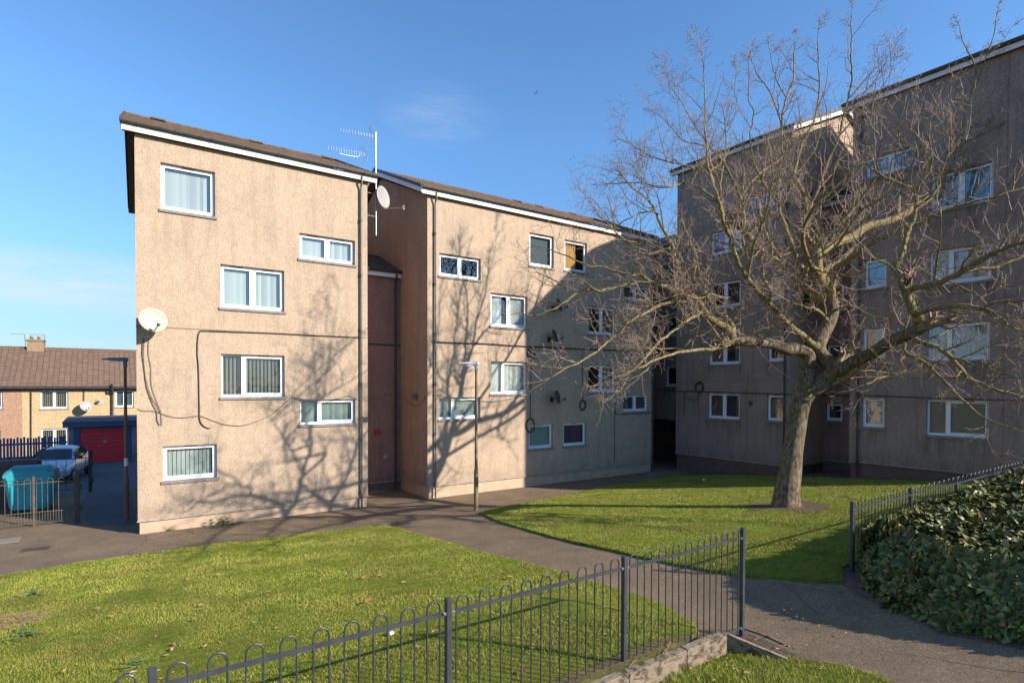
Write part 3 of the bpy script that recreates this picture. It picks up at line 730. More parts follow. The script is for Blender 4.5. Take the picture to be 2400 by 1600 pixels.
# ---- aerials beside block A
def yagi(m,a,b,n,el,vert=True,refl=True):
    a=Vector(a); b=Vector(b); m.cyl(a,b,0.008,5)
    d=(b-a).normalized(); h=d.cross(Vector((0,0,1))).normalized(); u=h.cross(d).normalized()
    e=u if vert else h
    for i in range(n):
        p_=a+(b-a)*(i/(n-1)*0.9); l=el*(0.7+0.3*i/n); m.cyl(p_-e*l/2,p_+e*l/2,0.0035,4); m.cyl(p_-h*l/3,p_+h*l/3,0.003,4)
    if refl:
        for sg in (1,-1):
            for k in range(6):
                q=b-d*0.10+u*sg*(0.03+0.06*k)-d*0.02*k*1.0*(1); m.cyl(q-h*0.17,q+h*0.17,0.003,4)
            m.cyl(b-d*.1,b-d*(0.22)+u*sg*0.36,0.012,5)
MX=7.62
pm=onX(881,680,MX); ymast=20.0
def mp(v,u=881): return onY(u,v,ymast)
pt=mp(312); pb=mp(552); mast_x=(pt.x+pb.x)/2
root=thing('tv_aerial','tall pale mast with a long comb-shaped aerial, at the right end of the left block','aerial',(mast_x,ymast,pb.z))
m=MB(); m.cyl((mast_x,ymast,pb.z),(mast_x,ymast,pt.z+.03),0.026,10); obj('mast',m,M['steel'],root)
m=MB(); a=onY(799,304,ymast-.25); b=onY(884,321,ymast); b=Vector((mast_x,ymast,b.z)); yagi(m,a,b,12,0.11); obj('antenna',m,M['steel'],root)
m=MB(); zb_=mp(508).z; m.tube([(7.27,ymast,zb_),(mast_x,ymast,zb_)],0.022,6); zc_=mp(455).z; m.tube([(7.27,ymast,zc_),(mast_x,ymast,zc_)],0.018,6); obj('bracket',m,M['steel'],root)
p=onY(896,463,ymast-.12)
root=thing('satellite_dish','plain grey satellite dish on the aerial mast between the left and middle blocks','satellite dish',(mast_x,ymast,p.z))
c=Vector((p.x,p.y,p.z)); n=Vector((0.49,-0.86,0.12)).normalized(); s=n.cross(Vector((0,0,1))).normalized(); u_=s.cross(n)
m=MB(); vs=[];fs=[];seg=30
for sd in (0,1):
    for i in range(8):
        q=i/7
        for k in range(seg):
            an=2*math.pi*k/seg; vs.append(c+s*(math.cos(an)*.36*q)+u_*(math.sin(an)*.40*q)+n*(0.06*q*q-.012*sd))
for sd in (0,1):
    for i in range(7):
        for k in range(seg): o_=sd*8*seg; fs.append((o_+i*seg+k,o_+i*seg+(k+1)%seg,o_+(i+1)*seg+(k+1)%seg,o_+(i+1)*seg+k))
for k in range(seg): fs.append((7*seg+k,7*seg+(k+1)%seg,15*seg+(k+1)%seg,15*seg+k))
m.add(vs,fs); obj('reflector',m,M['dish_grey'],root,smooth=True)
m=MB(); tp=onY(944,487,ymast-.75); m.tube([c-u_*.05,c-u_*.42-n*.02,tp],0.014,6); obj('feed_arm',m,M['dish_grey'],root)
m=MB(); m.cyl(tp-n*.04,tp+n*.05+Vector((0,0,.05)),.04,8); m.cyl(tp+Vector((0,0,.03)),tp+Vector((.05,0,-.06)),.03,8); obj('receiver_head',m,M['dish'],root)
# second aerial on the roof of A
yr=YA+2.6
a=onY(770,346,yr); b=onY(862,363,yr+.3)
pb=onY(811,388,yr); pj=onY(818,365,yr)
root=thing('tv_aerial','low comb-shaped aerial on a bent stalk standing on the roof of the left block','aerial',pb)
m=MB(); yagi(m,a,b,15,0.16,True,True); obj('antenna',m,M['steel'],root)
m=MB(); m.tube([pb-Vector((0,0,.1)),onY(818,376,yr),pj],.014,6); q1=onY(797,360,yr);q2=onY(840,368,yr); m.tube([onY(795,352,yr),q1,pj,q2,onY(846,361,yr)],.010,6); obj('mast',m,M['steel'],root)
# ---- wall cables
def cable(label,pts,fr_on,r,mat='cable',off=0.02,smooth=True,group=None):
    P=[]
    for u,v in pts:
        q=fr_on(u,v); P.append(q)
    P=catmull(P,6) if smooth else P
    m=MB(); m.tube(P,r,5); o=obj('wall_cable',m,M[mat],None,P[0]); tag(o,label,'cable',group); return o
def catmull(P,n):
    P=[Vector(p) for p in P]
    if len(P)<3: return P
    out=[]
    for i in range(len(P)-1):
        p0=P[max(i-1,0)];p1=P[i];p2=P[i+1];p3=P[min(i+2,len(P)-1)]
        for k in range(n):
            t=k/n; out.append(0.5*((2*p1)+(-p0+p2)*t+(2*p0-5*p1+4*p2-p3)*t*t+(-p0+3*p1-3*p2+p3)*t**3))
    out.append(P[-1]); return out
oA=lambda u,v:onY(u,v,YA-0.03)
Z3=lambda x,y:(300+x/2.613,700+y/2.613)
cable('black cable under the drip line of the left block, dropping to a hooked end',[Z3(*q) for q in [(505,790),(490,792),(460,775),(440,740),(437,660),(435,540),(432,420),(425,330),(428,240),(438,205),(460,197),(640,203),(900,212),(1200,228),(1430,237)]],oA,0.014)
cable('thin cable sagging across the lower left block from its corner to the drainpipe',[Z3(*q) for q in [(60,670),(90,685),(170,690),(250,718),(330,728),(440,718),(520,745),(600,770),(700,775),(800,745),(890,700),(960,640),(1005,605),(1060,615),(1200,625),(1290,608),(1360,597),(1430,630)]],oA,0.008,'cable_thin')
for k,(lab,pts) in enumerate((('tangled thin cable hanging farthest left below the big dish',[(92,240),(88,330),(100,430),(115,540),(150,640),(175,690),(178,740),(195,775)]),('thin cable hanging second from the left below the big dish',[(100,240),(96,350),(108,480),(140,590),(180,660),(200,700)]),('thin cable hanging right of the tangle below the big dish',[(128,240),(125,330),(140,420),(143,520),(165,600),(200,690),(206,778)]))):
    cable(lab,[Z3(*q) for q in pts],oA,0.008 if k else 0.011,'cable_thin')
oB=lambda u,v:onY(u,v,YA-0.035)
Z4=lambda x,y:(800+x/3.015,380+y/3.015)
Z5=lambda x,y:(800+x/3.137,800+y/3.137)
Z6=lambda x,y:(1200+x/2.24,500+y/2.24)
cable('thick black cable clipped along the drip line of the middle block',[Z4(648,1268),Z4(800,1276),Z4(1000,1282),Z4(1200,1295),Z4(1340,1302),Z6(200,703),Z6(380,712),Z6(560,718),Z6(745,722)],oB,0.028)
cable('thin cable looping across the middle block above its lower window and ending in the shade',[Z5(670,395),Z5(720,395),Z5(800,410),Z5(960,430),Z5(1100,442),Z5(1200,430),Z5(1320,405),Z5(1390,400)],oB,0.008,'cable_thin')
cable('thin cable drooping in a loop on the shaded return wall beside the stairwell',[(800+x/3.137,800+y/3.137) for x,y in [(435,392),(455,392),(490,440),(545,475),(580,455),(625,402)]],lambda u,v:onX(u,v,9.53),0.008,'cable_thin')
cable('thin sagging cable across the dark red stairwell wall between the sunlit blocks',[(800+x/3.137,800+y/3.137) for x,y in [(198,422),(250,420),(330,392),(400,388)]],lambda u,v:onY(u,v,21.53),0.008,'cable_thin')
def coil(fr_on,u,v,ru,rv,r,n=3):
    P=[]
    for i in range(n*20+1):
        an=2*math.pi*i/20; k=1+0.10*math.sin(an*0.37)
        P.append(fr_on(u+ru*k*math.cos(an)+0.6*math.sin(an*.21),v+rv*k*math.sin(an)))
    return P
def coilthing(label,P,r):
    m=MB(); m.tube(P,r,5); o=obj('cable_coil',m,M['cable'],None,P[0]); tag(o,label,'cable coil','coils of spare cable on the walls')
cable('black drop cable hanging down the shadow edge of the middle block through two coils',[Z6(100,712),Z6(100,760),Z6(100,850),Z6(97,960),Z6(97,1075)],oB,0.014)
cable('black drop cable right of the lowest dark dish, ending in a coil',[Z6(370,712),Z6(370,800),Z6(371,900),Z6(371,985)],oB,0.012)
cable('thin dark line of cable down the shaded middle block below a white junction box',[Z6(540,980),Z6(540,1100),Z6(538,1300)],oB,0.009)
cable('thin cable looping under the last window of the middle block',[Z6(540,985),Z6(543,1040),Z6(560,1055),Z6(640,1052),Z6(745,1045)],oB,0.012)
coilthing('upper coil of cable at the shadow edge of the middle block, under the drip line',coil(oB,*Z6(101,733),9,13,0.012),0.015)
coilthing('lower loose coil of cable at the shadow edge of the middle block',coil(oB,*Z6(97,1112),9,16,0.012,4),0.010)
coilthing('coil of cable right of the lowest dark dish on the shaded middle block',coil(oB,*Z6(371,1006),6.5,11,0.012),0.020)
p=oB(*Z6(540,980)); m=MB(); m.bbox((p.x-.07,p.y-.02,p.z-.10),(p.x+.07,p.y+.03,p.z+.08),.01); fixture('junction_box','small white junction box below the right end of the middle block','junction box',m,M['white'],p)
oC=lambda u,v:onX(u,v,XC-0.04)
Z7=lambda x,y:(1550+x/3.92,750+y/3.92)
cable('thick black cable strung along the shaded block behind the tree trunk at first floor height',[Z7(150,645),Z7(205,655),Z7(300,652),Z7(350,655),Z7(600,665),Z7(800,668),Z7(1000,676),Z7(1180,682)],oC,0.022)
cable('thin cables drooping below the big coil on the shaded block',[Z7(205,658),Z7(230,700),Z7(270,730),Z7(320,735),Z7(345,705),Z7(340,670)],oC,0.010,'cable')
cable('thin cable dropping down the left end of the shaded block behind the tree',[Z7(205,658),Z7(210,750),Z7(205,880)],oC,0.012)
coilthing('big dark coil of cable on the shaded block behind the tree',coil(oC,*Z7(347,617),9.0,11.5,0.03),0.035)
oD=lambda u,v:onX(u,v,XC-0.03)
cable('black cable strung across the right-hand shaded block above its lowest windows',[(2000,925),(2143,930.5),(2300,936),(2398,938)],oD,0.018)
oI=lambda u,v:onX(u,v,24.17)
cable('black cable crossing above the dark passage in the corner',[(1540,912),(1560,914),(1586,917)],oI,0.022)
# ================================================================ GROUND
def grid_sheet(name,x0,x1,y0,y1,st,off,mat):
    nx=int((x1-x0)/st)+1; ny=int((y1-y0)/st)+1
    V=[(x0+i*(x1-x0)/(nx-1),y0+j*(y1-y0)/(ny-1)) for j in range(ny) for i in range(nx)]
    V=[(x,y,terr(x,y)+off) for x,y in V]
    Fc=[(j*nx+i,j*nx+i+1,(j+1)*nx+i+1,(j+1)*nx+i) for j in range(ny-1) for i in range(nx-1)]
    o=mesh_obj(name,V,Fc,mat,smooth=True); o['kind']='structure'; return o
import bmesh
def poly_sheet(name,poly,off,mat,st=0.5,skirt=0.07,jit=0.0,bumpy=0.0):
    bm=bmesh.new(); P=[]
    rnd=random.Random(len(poly))
    n=len(poly)
    for i in range(n):
        a=Vector(poly[i][:2]); b=Vector(poly[(i+1)%n][:2]); k=max(1,int((b-a).length/0.22)) if jit else 1
        for t in range(k):
            q=a+(b-a)*t/k
            if jit and t: q=q+Vector((rnd.uniform(-jit,jit),rnd.uniform(-jit,jit)))
            P.append(q)
    f=bm.faces.new([bm.verts.new((q.x,q.y,0)) for q in P])
    bmesh.ops.triangulate(bm,faces=[f])
    xs=[q.x for q in P]; ys=[q.y for q in P]
    x=math.floor(min(xs)/st)*st
    while x<max(xs):
        bmesh.ops.bisect_plane(bm,geom=bm.verts[:]+bm.edges[:]+bm.faces[:],plane_co=(x,0,0),plane_no=(1,0,0)); x+=st
    y=math.floor(min(ys)/st)*st
    while y<max(ys):
        bmesh.ops.bisect_plane(bm,geom=bm.verts[:]+bm.edges[:]+bm.faces[:],plane_co=(0,y,0),plane_no=(0,1,0)); y+=st
    for v in bm.verts:
        v.co.z=terr(v.co.x,v.co.y)+off
        if bumpy and not v.is_boundary: v.co.z+=bumpy*mnoise.noise(Vector((v.co.x*0.9,v.co.y*0.9,3.1)))
    if skirt:
        be=[e for e in bm.edges if e.is_boundary]
        r=bmesh.ops.extrude_edge_only(bm,edges=be)
        for v in [g for g in r['geom'] if isinstance(g,bmesh.types.BMVert)]: v.co.z-=skirt
    bmesh.ops.recalc_face_normals(bm,faces=bm.faces)
    me=bpy.data.meshes.new(name); bm.to_mesh(me); bm.free(); me.materials.append(mat)
    me.polygons.foreach_set('use_smooth',[True]*len(me.polygons))
    o=bpy.data.objects.new(name,me); COL.objects.link(o); o['kind']='structure'; return o
# far ground out to the horizon, then the local sheets
m=MB(); m.quad((-900,-700,-0.9),(900,-700,-0.9),(900,1100,-0.9),(-900,1100,-0.9)); o=obj('ground',m,M['farground']); o['kind']='structure'
grid_sheet('path',-16,27,-6,27.2,0.5,0.0,M['asphalt'])
grid_sheet('road',-30,12,27.2,47,0.8,0.0,M['road'])
road2=poly_sheet('road',[(-0.55,21.2),(0.60,20.6),(0.60,27.3),(-0.8,27.3),(-1.0,24.5)],0.004,M['road'],0.6,0)
g=gnd
def G2(u,v,off=0.0): q=gnd(u,v,off); return (q.x,q.y)
LL=[(-9.0,16.4),(-4.5,16.5),G2(0,1352),G2(200,1320),G2(400,1292),G2(640,1262),G2(870,1236),G2(905,1234),G2(945,1243),G2(1010,1263),G2(1100,1289),G2(1200,1314),G2(1290,1338),G2(1400,1372),G2(1500,1400),G2(1570,1432),G2(1625,1466),(5.93,4.42),(5.93,4.175),(1.0,4.175),(-9,4.175)]
lawnL=poly_sheet('lawn',LL,0.045,M['lawn'],0.5,0.08,0.045,0.03)
LR=[G2(1123,1203),G2(1150,1216),G2(1180,1228),G2(1300,1262),G2(1400,1285),G2(1500,1309),G2(1600,1329),G2(1700,1344),G2(1800,1357),G2(1900,1364),G2(1975,1368),(9.5,4.45),(14,4.4),(22.8,4.4),(22.8,10.3),(22.8,13.2),(22.5,15.6),(21.6,17.2),G2(1600,1113),G2(1500,1130),G2(1380,1151),G2(1250,1176),G2(1160,1193)]
poly_sheet('soil',[(-9,4.172),(5.93,4.172),(5.93,4.50),(4,4.40),(1,4.44),(-9,4.42)],0.07,mk('mossy_earth',(0.12,0.085,0.03),(0.20,0.14,0.035),9,.95,bs=20,bst=1,bd=.04),0.4,0.0,0.02,0.0)
lawnR=poly_sheet('lawn',LR,0.045,M['lawn'],0.5,0.08,0.045,0.03)
LF=[(-9,4.04),(1,4.04),(5.80,4.04),G2(1720,1530),G2(1810,1538),G2(1898,1552),G2(1986,1566),G2(2056,1587),G2(2110,1615),G2(2200,1680),(5.2,-3),(-9,-3)]
lawnF=poly_sheet('lawn',LF,0.03,M['lawn'],0.5,0.08,0.03,0.02)
# earth: strip by the fence end, strip at foot of the shaded blocks, tree pit, under the hedge
poly_sheet('soil',[(5.95,4.9),(5.95,4.02),G2(1850,1540),G2(1870,1536),G2(1745,1480),(6.75,4.45),(6.4,4.75)],0.012,M['soil'],0.4,0.0)
poly_sheet('soil',[(22.81,4.4),(23.4,4.4),(23.4,10.7),(26,10.7),(26,13.0),(23.4,13.0),(23.4,17.5),(22.0,17.6),(21.9,17.0),(22.81,13.2)],0.02,M['soil'],0.5,0.05,0.03)
poly_sheet('soil',[(9.0,4.40),(8.85,4.8),(9.5,5.3),(10.4,4.9),(11,4.5),(24,4.38),(24,-2),(8.3,-2),(8.15,1.2),(8.05,2.6),(8.4,3.4)],0.014,M['soil'],0.5,0.05,0.03)
TB=gnd(1841,1190); TB.z=terr(TB.x,TB.y)
ring=[]
for k in range(22):
    an=2*math.pi*k/22; r=1.0+0.13*math.sin(3*an+1)+0.12*math.sin(5*an)+.10*math.sin(9*an+2); ring.append((TB.x+r*math.cos(an)*1.05+0.05,TB.y+r*math.sin(an)-0.05))
poly_sheet('soil',ring,0.058,M['soil'],0.2,0.0,0.05,0.03)

# ---- grass blades
def in_poly(px_,py_,poly):
    inside=np.zeros(len(px_),bool); n=len(poly)
    for i in range(n):
        x1,y1=poly[i][:2]; x2,y2=poly[(i+1)%n][:2]
        c=((y1>py_)!=(y2>py_)); xi=(x2-x1)*(py_-y1)/((y2-y1)+1e-12)+x1
        inside^=(c&(px_<xi))
    return inside
rs=np.random.RandomState(5)
terr_cache={}
def terr_np(x,y):
    # bilinear lookup on a cached grid
    key='g'
    if key not in terr_cache:
        gx=np.arange(-10,28,0.25); gy=np.arange(-4,20,0.25)
        terr_cache[key]=(gx,gy,np.array([[terr(a,b) for b in gy] for a in gx]))
    gx,gy,Z=terr_cache[key]
    fx=np.clip((x-gx[0])/0.25,0,len(gx)-1.001); fy=np.clip((y-gy[0])/0.25,0,len(gy)-1.001)
    i=fx.astype(int); j=fy.astype(int); a=fx-i; b=fy-j
    return Z[i,j]*(1-a)*(1-b)+Z[i+1,j]*a*(1-b)+Z[i,j+1]*(1-a)*b+Z[i+1,j+1]*a*b
def visible_np(x,y,z,mar=60):
    dx=x-CAM.x; dy=y-CAM.y; dz=z-CAM.z
    w=dx*_f2.x+dy*_f2.y+dz*_f2.z; u=CX+F*(dx*_r3.x+dy*_r3.y+dz*_r3.z)/np.maximum(w,.01); v=HCY-F*(dx*_u3.x+dy*_u3.y+dz*_u3.z)/np.maximum(w,.01)
    return (w>1)&(u>-mar-1000)&(u<2400+mar+600)&(v<1600+mar*6),w
def grass(poly,off,lean_n,dens0,label,hole=None,seed=1,hk=1.0):
    rs=np.random.RandomState(seed)
    xs=[p[0] for p in poly]; ys=[p[1] for p in poly]
    area=(max(xs)-min(xs))*(max(ys)-min(ys)); n=int(area*dens0)
    x=rs.uniform(min(xs),max(xs),n); y=rs.uniform(min(ys),max(ys),n)
    k=in_poly(x,y,poly); x=x[k]; y=y[k]
    z=terr_np(x,y)+off
    vis,w=visible_np(x,y,z); x=x[vis]; y=y[vis]; z=z[vis]; w=w[vis]
    keep=rs.rand(len(x))<np.clip((6.5/w)**1.15,0.0,1); x=x[keep];y=y[keep];z=z[keep];w=w[keep]
    if hole is not None:
        d=np.hypot(x-hole[0],y-hole[1]); aa=np.arctan2(y-hole[1],x-hole[0]); rr_=hole[2]*(0.80+0.11*np.sin(3*aa+1)+0.09*np.sin(5*aa)+0.10*rs.rand(len(x))); k=(d>rr_)|(rs.rand(len(x))<0.22); x=x[k];y=y[k];z=z[k];w=w[k]
    k=~((y<4.48)&(y>4.1)&(x<6)&(rs.rand(len(x))<.85)); x=x[k];y=y[k];z=z[k];w=w[k]
    # tuft structure
    tn=np.array([0.5+0.5*mnoise.noise(Vector((a*1.7,b*1.7,0.3))) for a,b in zip(x[::1],y[::1])]) if len(x)<900000 else np.full(len(x),.5)
    k=rs.rand(len(x))<(0.55+0.45*np.clip(tn*1.6-0.2,0,1)); x=x[k];y=y[k];z=z[k];w=w[k];tn=tn[k]
    n=len(x)
    h=(0.012+0.020*rs.rand(n)+0.020*np.clip(tn-0.5,0,1)*2)*hk; wd=(0.0022+0.0022*rs.rand(n))*np.clip(w/6.5,1,2.6)
    an=rs.rand(n)*2*math.pi; la=rs.rand(n)*2*math.pi; ln=h*(0.25+0.75*rs.rand(n))
    cx,cy=np.cos(an)*wd,np.sin(an)*wd
    V=np.empty((n,3,3)); V[:,0]=np.stack([x-cx,y-cy,z-0.02],1); V[:,1]=np.stack([x+cx,y+cy,z-0.02],1); V[:,2]=np.stack([x+np.cos(la)*ln,y+np.sin(la)*ln,z+h],1)
    o=numpy_tris('grass',V.reshape(-1,3),M['grass']); tag(o,label,'grass',None,'stuff'); print('grass',n); return o
if not globals().get('NOGRASS'):
    grass(LL,0.045,0,6500,'short green grass of the near left lawn behind the railings',None,1)
    grass(LR,0.045,0,6500,'short sunlit grass of the lawn around the big bare tree',(TB.x,TB.y,1.15),2)
    grass(LF,0.03,0,5500,'rough mossy grass at the bottom edge below the concrete kerb',None,3,1.7)

# ---- leaf litter & individual leaves
def leafmesh(m,c,s,an,curl,mi=0):
    ca,sa=math.cos(an),math.sin(an)
    pts=[(-1,0,.0),(-.4,.5,.25),(.4,.45,.3),(1,0,.1),(.4,-.5,.35),(-.4,-.45,.2),(0,0,0)]
    vs=[(c[0]+(x*ca-y*sa)*s,c[1]+(x*sa+y*ca)*s,c[2]+z*s*curl) for x,y,z in pts]
    m.add(vs,[(0,5,6),(5,4,6),(4,3,6),(3,2,6),(2,1,6),(1,0,6)],mi)
lr=random.Random(11)
lit=MB()
def inside(x,y,poly): return bool(in_poly(np.array([x]),np.array([y]),poly)[0])
for i in range(900):
    x=lr.uniform(-3,8.2); y=lr.uniform(4.4,16.5)
    if not inside(x,y,LL): continue
    if mnoise.noise(Vector((x*.8,y*.8,7)))<0.02 and lr.random()<.6: continue
    leafmesh(lit,(x,y,terr(x,y)+0.07),lr.uniform(.012,.028),lr.random()*6,lr.uniform(.4,1.4),0 if lr.random()<.85 else 1)
for i in range(160):
    x=lr.uniform(2,7.8); y=lr.uniform(3.0,4.4); leafmesh(lit,(x,y,terr(x,y)+0.055),lr.uniform(.012,.03),lr.random()*6,lr.uniform(.4,1.4),0)
tag(obj('leaf_litter',lit,[M['leafdry'],M['leafred']]),'scattered crumbs of dry brown leaf in the left lawn','leaf litter',None,'stuff')
Zl=lambda x,y:(x/2.6133,1150+y/2.6133)
Zr=lambda x,y:(900+x/2.767,1100+y/2.767)
bl=[Zl(*q) for q in [(665,482),(925,487),(905,535),(1068,572),(1155,552),(1345,524),(1385,525),(1388,568),(1285,620),(1235,712),(1240,735),(1200,800),(690,780),(600,732),(400,1118),(1262,965),(1075,955),(1060,985),(1022,1022),(1785,546),(1990,525),(2140,482),(2230,540),(2325,527),(1645,632),(1770,357),(135,605),(1960,990/1.0),(820,1130)]]+[Zr(*q) for q in [(130,742),(195,825),(370,850),(215,1165),(820,712),(540,630),(700,822),(1430,905),(1280,790),(330,1070),(905,1330)]]
for i,(u,v) in enumerate(bl):
    q=gnd(u,v,0.05); m=MB(); s=lr.uniform(.035,.055); m_=(1 if i in(3,11,16) else 0)
    leafmesh(m,(q.x,q.y,terr(q.x,q.y)+0.085),s,lr.random()*6,lr.uniform(.5,1.5))
    tag(obj('fallen_leaf',m,M['leafdry'],None,q),'curled dry brown leaf lying on the left lawn','leaf','dry leaves on the left lawn')
q=gnd(*Zl(2262,690),0.05); m=MB(); leafmesh(m,(q.x,q.y,q.z+.04),.075,0.3,.9); tag(obj('fallen_leaf',m,M['leafred'],None,q),'largest and reddest dry leaf, near the middle of the left lawn','leaf')
q=gnd(*Zr(48,1075),0.05); m=MB(); m.bbox((q.x-.03,q.y-.02,q.z+.02),(q.x+.03,q.y+.02,q.z+.05),.005); tag(obj('litter_scrap',m,M['white'],None,q),'small white scrap of litter in the grass behind the railings','litter')
q=gnd(*Zr(2075,72),0.05); m=MB(); m.bbox((q.x-.06,q.y-.05,q.z+.02),(q.x+.06,q.y+.05,q.z+.08),.01); tag(obj('litter_scrap',m,M['white'],None,q),'small white scrap of litter on the shaded far lawn','litter')
# straw patch at left edge
m=MB(); c=gnd(5,1462,.05); sr=random.Random(3)
for i in range(420):
    an=sr.random()*6.28; r=.62*math.sqrt(sr.random()); x=c.x+r*math.cos(an)-.1; y=c.y+r*math.sin(an)*.8; z=terr(x,y)+.055+.03*sr.random(); d=sr.uniform(-.6,.9); l=sr.uniform(.04,.12)
    m.tube([(x,y,z),(x+math.cos(d)*l*.5,y+math.sin(d)*l*.5,z+.012),(x+math.cos(d)*l,y+math.sin(d)*l,z-.01)],.003,3)
tag(obj('straw_patch',m,mk('straw',(0.42,0.28,0.15),(0.30,0.19,0.10),12,.9),None,c),'worn patch of pale dead straw at the left edge of the lawn','dead grass',None,'stuff')
# weeds
def weed(u,v,s,label,n=26,z=None):
    q=gnd(u,v); m=MB(); wr=random.Random(int(u))
    for i in range(n):
        an=wr.random()*6.28; r=s*wr.random(); x,y=q.x+r*math.cos(an),q.y+r*math.sin(an)*.5; h=s*wr.uniform(.25,1.0); t=(x+math.cos(an)*s*.35,y+math.sin(an)*s*.3,q.z+h)
        m.tube([(q.x+(x-q.x)*.3,q.y+(y-q.y)*.3,q.z),t],.004,3); leafmesh(m,t,s*wr.uniform(.14,.28),an,wr.uniform(-.6,.8))
    tag(obj('weed',m,M['weed'],None,q),label,'weed'); return q
weed(522,1232,.26,'leafy green weed at the foot of the left block, under the middle windows',34)
weed(545,1229,.15,'smaller weed touching the bigger one at the foot of the left block',16)
weed(400,1243,.15,'low green weed by the plinth near the left corner of the left block',18)
weed(742,1199,.09,'tiny weed against the plinth near the right end of the left block',10)
weed(1248,1128,.18,'green weed at the plinth where the shadow edge crosses the middle block',22)
weed(1430,1106,.30,'weed in the shade at the plinth near the right end of the middle block',24)
weed(2245,1448,.22,'low weed at the path edge under the hedge',22)
def rosette(u,v,s,label,cr=0):
    q=gnd(u,v,.05); m=MB(); wr=random.Random(int(u)+1)
    for i in range(24):
        an=wr.random()*6.28; r=s*wr.random(); t=(q.x+r*math.cos(an),q.y+r*math.sin(an),q.z+.035+.03*wr.random()); leafmesh(m,t,s*wr.uniform(.1,.2),an,.8); m.tube([(q.x,q.y,q.z+.01),t],.004,3)
    tag(obj('weed',m,M['weed'],None,q),label,'weed')
rosette(80,1392,.26,'flat broad-leaved weed on the far left of the lawn'); rosette(60,1490,.28,'broad-leaved weed below the straw patch on the left lawn'); rosette(322,1562,.20,'low leafy weed near the left end of the railings')
# drains and slabs
def grate(u,v,w,d,rot,label):
    q=gnd(u,v); z=terr(q.x,q.y); root=thing('drain_grate',label,'drain',(q.x,q.y,z)); mt=Matrix.Translation((q.x,q.y,z))@Matrix.Rotation(rot,4,'Z')
    m=MB(); m.box((-w/2,-d/2,.002),(w/2,d/2,.006),0,mt); obj('drain_shade',m,M['drain_black'],root)  # flat near-black plate paints the shade down the drain
    m=MB(); n=9
    m.box((-w/2-.03,-d/2-.03,.001),(w/2+.03,-d/2,.02),0,mt); m.box((-w/2-.03,d/2,.001),(w/2+.03,d/2+.03,.02),0,mt); m.box((-w/2-.03,-d/2,.001),(-w/2,d/2,.02),0,mt); m.box((w/2,-d/2,.001),(w/2+.03,d/2,.02),0,mt)
    for i in range(n):
        x=-w/2+(i+.5)*w/n; m.box((x-w/n*.27,-d/2,.003),(x+w/n*.27,d/2,.018),0,mt)
    obj('bars',m,M['grate'],root)
grate(84,1287,.52,.36,-0.1,'rusty drain grate in the path at the lower left'); grate(942,1228,.46,.32,-.1,'small rusty drain grate in the path in front of the stairwell, by the lawn tip')
def slab(u,v,w,d,rot,label,hh=.012):
    q=gnd(u,v); mt=Matrix.Translation((q.x,q.y,terr(q.x,q.y)))@Matrix.Rotation(rot,4,'Z'); m=MB(); m.bbox((-w/2,-d/2,0.0),(w/2,d/2,hh),.004,0,mt)
    tag(obj('inspection_cover',m,M['slab'],None,q),label,'cover')
slab(4,1268,.75,.55,0,'pale square cover in the path at the left edge'); slab(1527,1111,.9,.45,0,'pale slab in the shaded path before the corner passage, the nearer of two'); slab(1560,1107,.6,.3,.1,'smaller pale slab in the shaded path near the corner passage'); slab(880,1152,.7,.5,0,'doorstep slab at the foot of the red stairwell wall',.06)

# ================================================================ RAILINGS
YF=4.28
def railing(label,posts,zt,zbs,capx=None):
    root=thing('hoop_railing',label,'railing',(posts[0],YF,terr(posts[0],YF)))
    for i,x in enumerate(posts):
        m=MB(); m.bbox((x-.025,YF-.025,min(zbs[i],zbs[i])-.25),(x+.025,YF+.025,zt),.004); obj('post',m,M['fence'],root)
    for i in range(len(posts)-1):
        xa,xb=posts[i]+.025,posts[i+1]-.025; m=MB()
        zr=zt-.125; 
        m.box((xa,YF-.006,zr-.018),(xb,YF+.006,zr+.018)); 
        zb=1.13
        m.box((xa,YF-.006,zb-.018),(xb,YF+.006,zb+.018))
        for x_ in (xa,xb):
            for zz in (zr,zb): m.box((x_-.03,YF-.018,zz-.012),(x_+.03,YF-.0065,zz+.012),1); m.cyl((x_+(.018 if x_==xa else -.018),YF-.026,zz),(x_+(.018 if x_==xa else -.018),YF-.018,zz),.008,6,1)
        L_=xb-xa; n=9; pitch=L_/n
        for k in range(n):
            c=xa+pitch*(k+.5)+random.uniform(-.003,.003); hw=pitch*.25+random.uniform(-.002,.002); P=[(c-hw,YF,zb-.06),(c-hw,YF,zt-hw-.005)]
            for q in range(1,8):
                an=math.pi*q/8; P.append((c-hw*math.cos(an),YF,zt-hw-.005+hw*math.sin(an)))
            P+=[(c+hw,YF,zt-hw-.005),(c+hw,YF,zb-.06)]
            m.tube(P,.0078,7)
        obj('hoop_panel',m,[M['fence'],M['steel']],root)
    return root
railing('black hoop-topped railing crossing the foreground above the kerb',[-4.08,-1.94,0.20,2.33,4.44,6.56],2.40,[1.4,1.4,1.4,1.4,1.25,0.98])
railing('black hoop-topped railing along the back of the hedge at the right',[9.45,11.59,13.73,15.87,18.01,20.15,22.3],2.405,[1.35]*7)
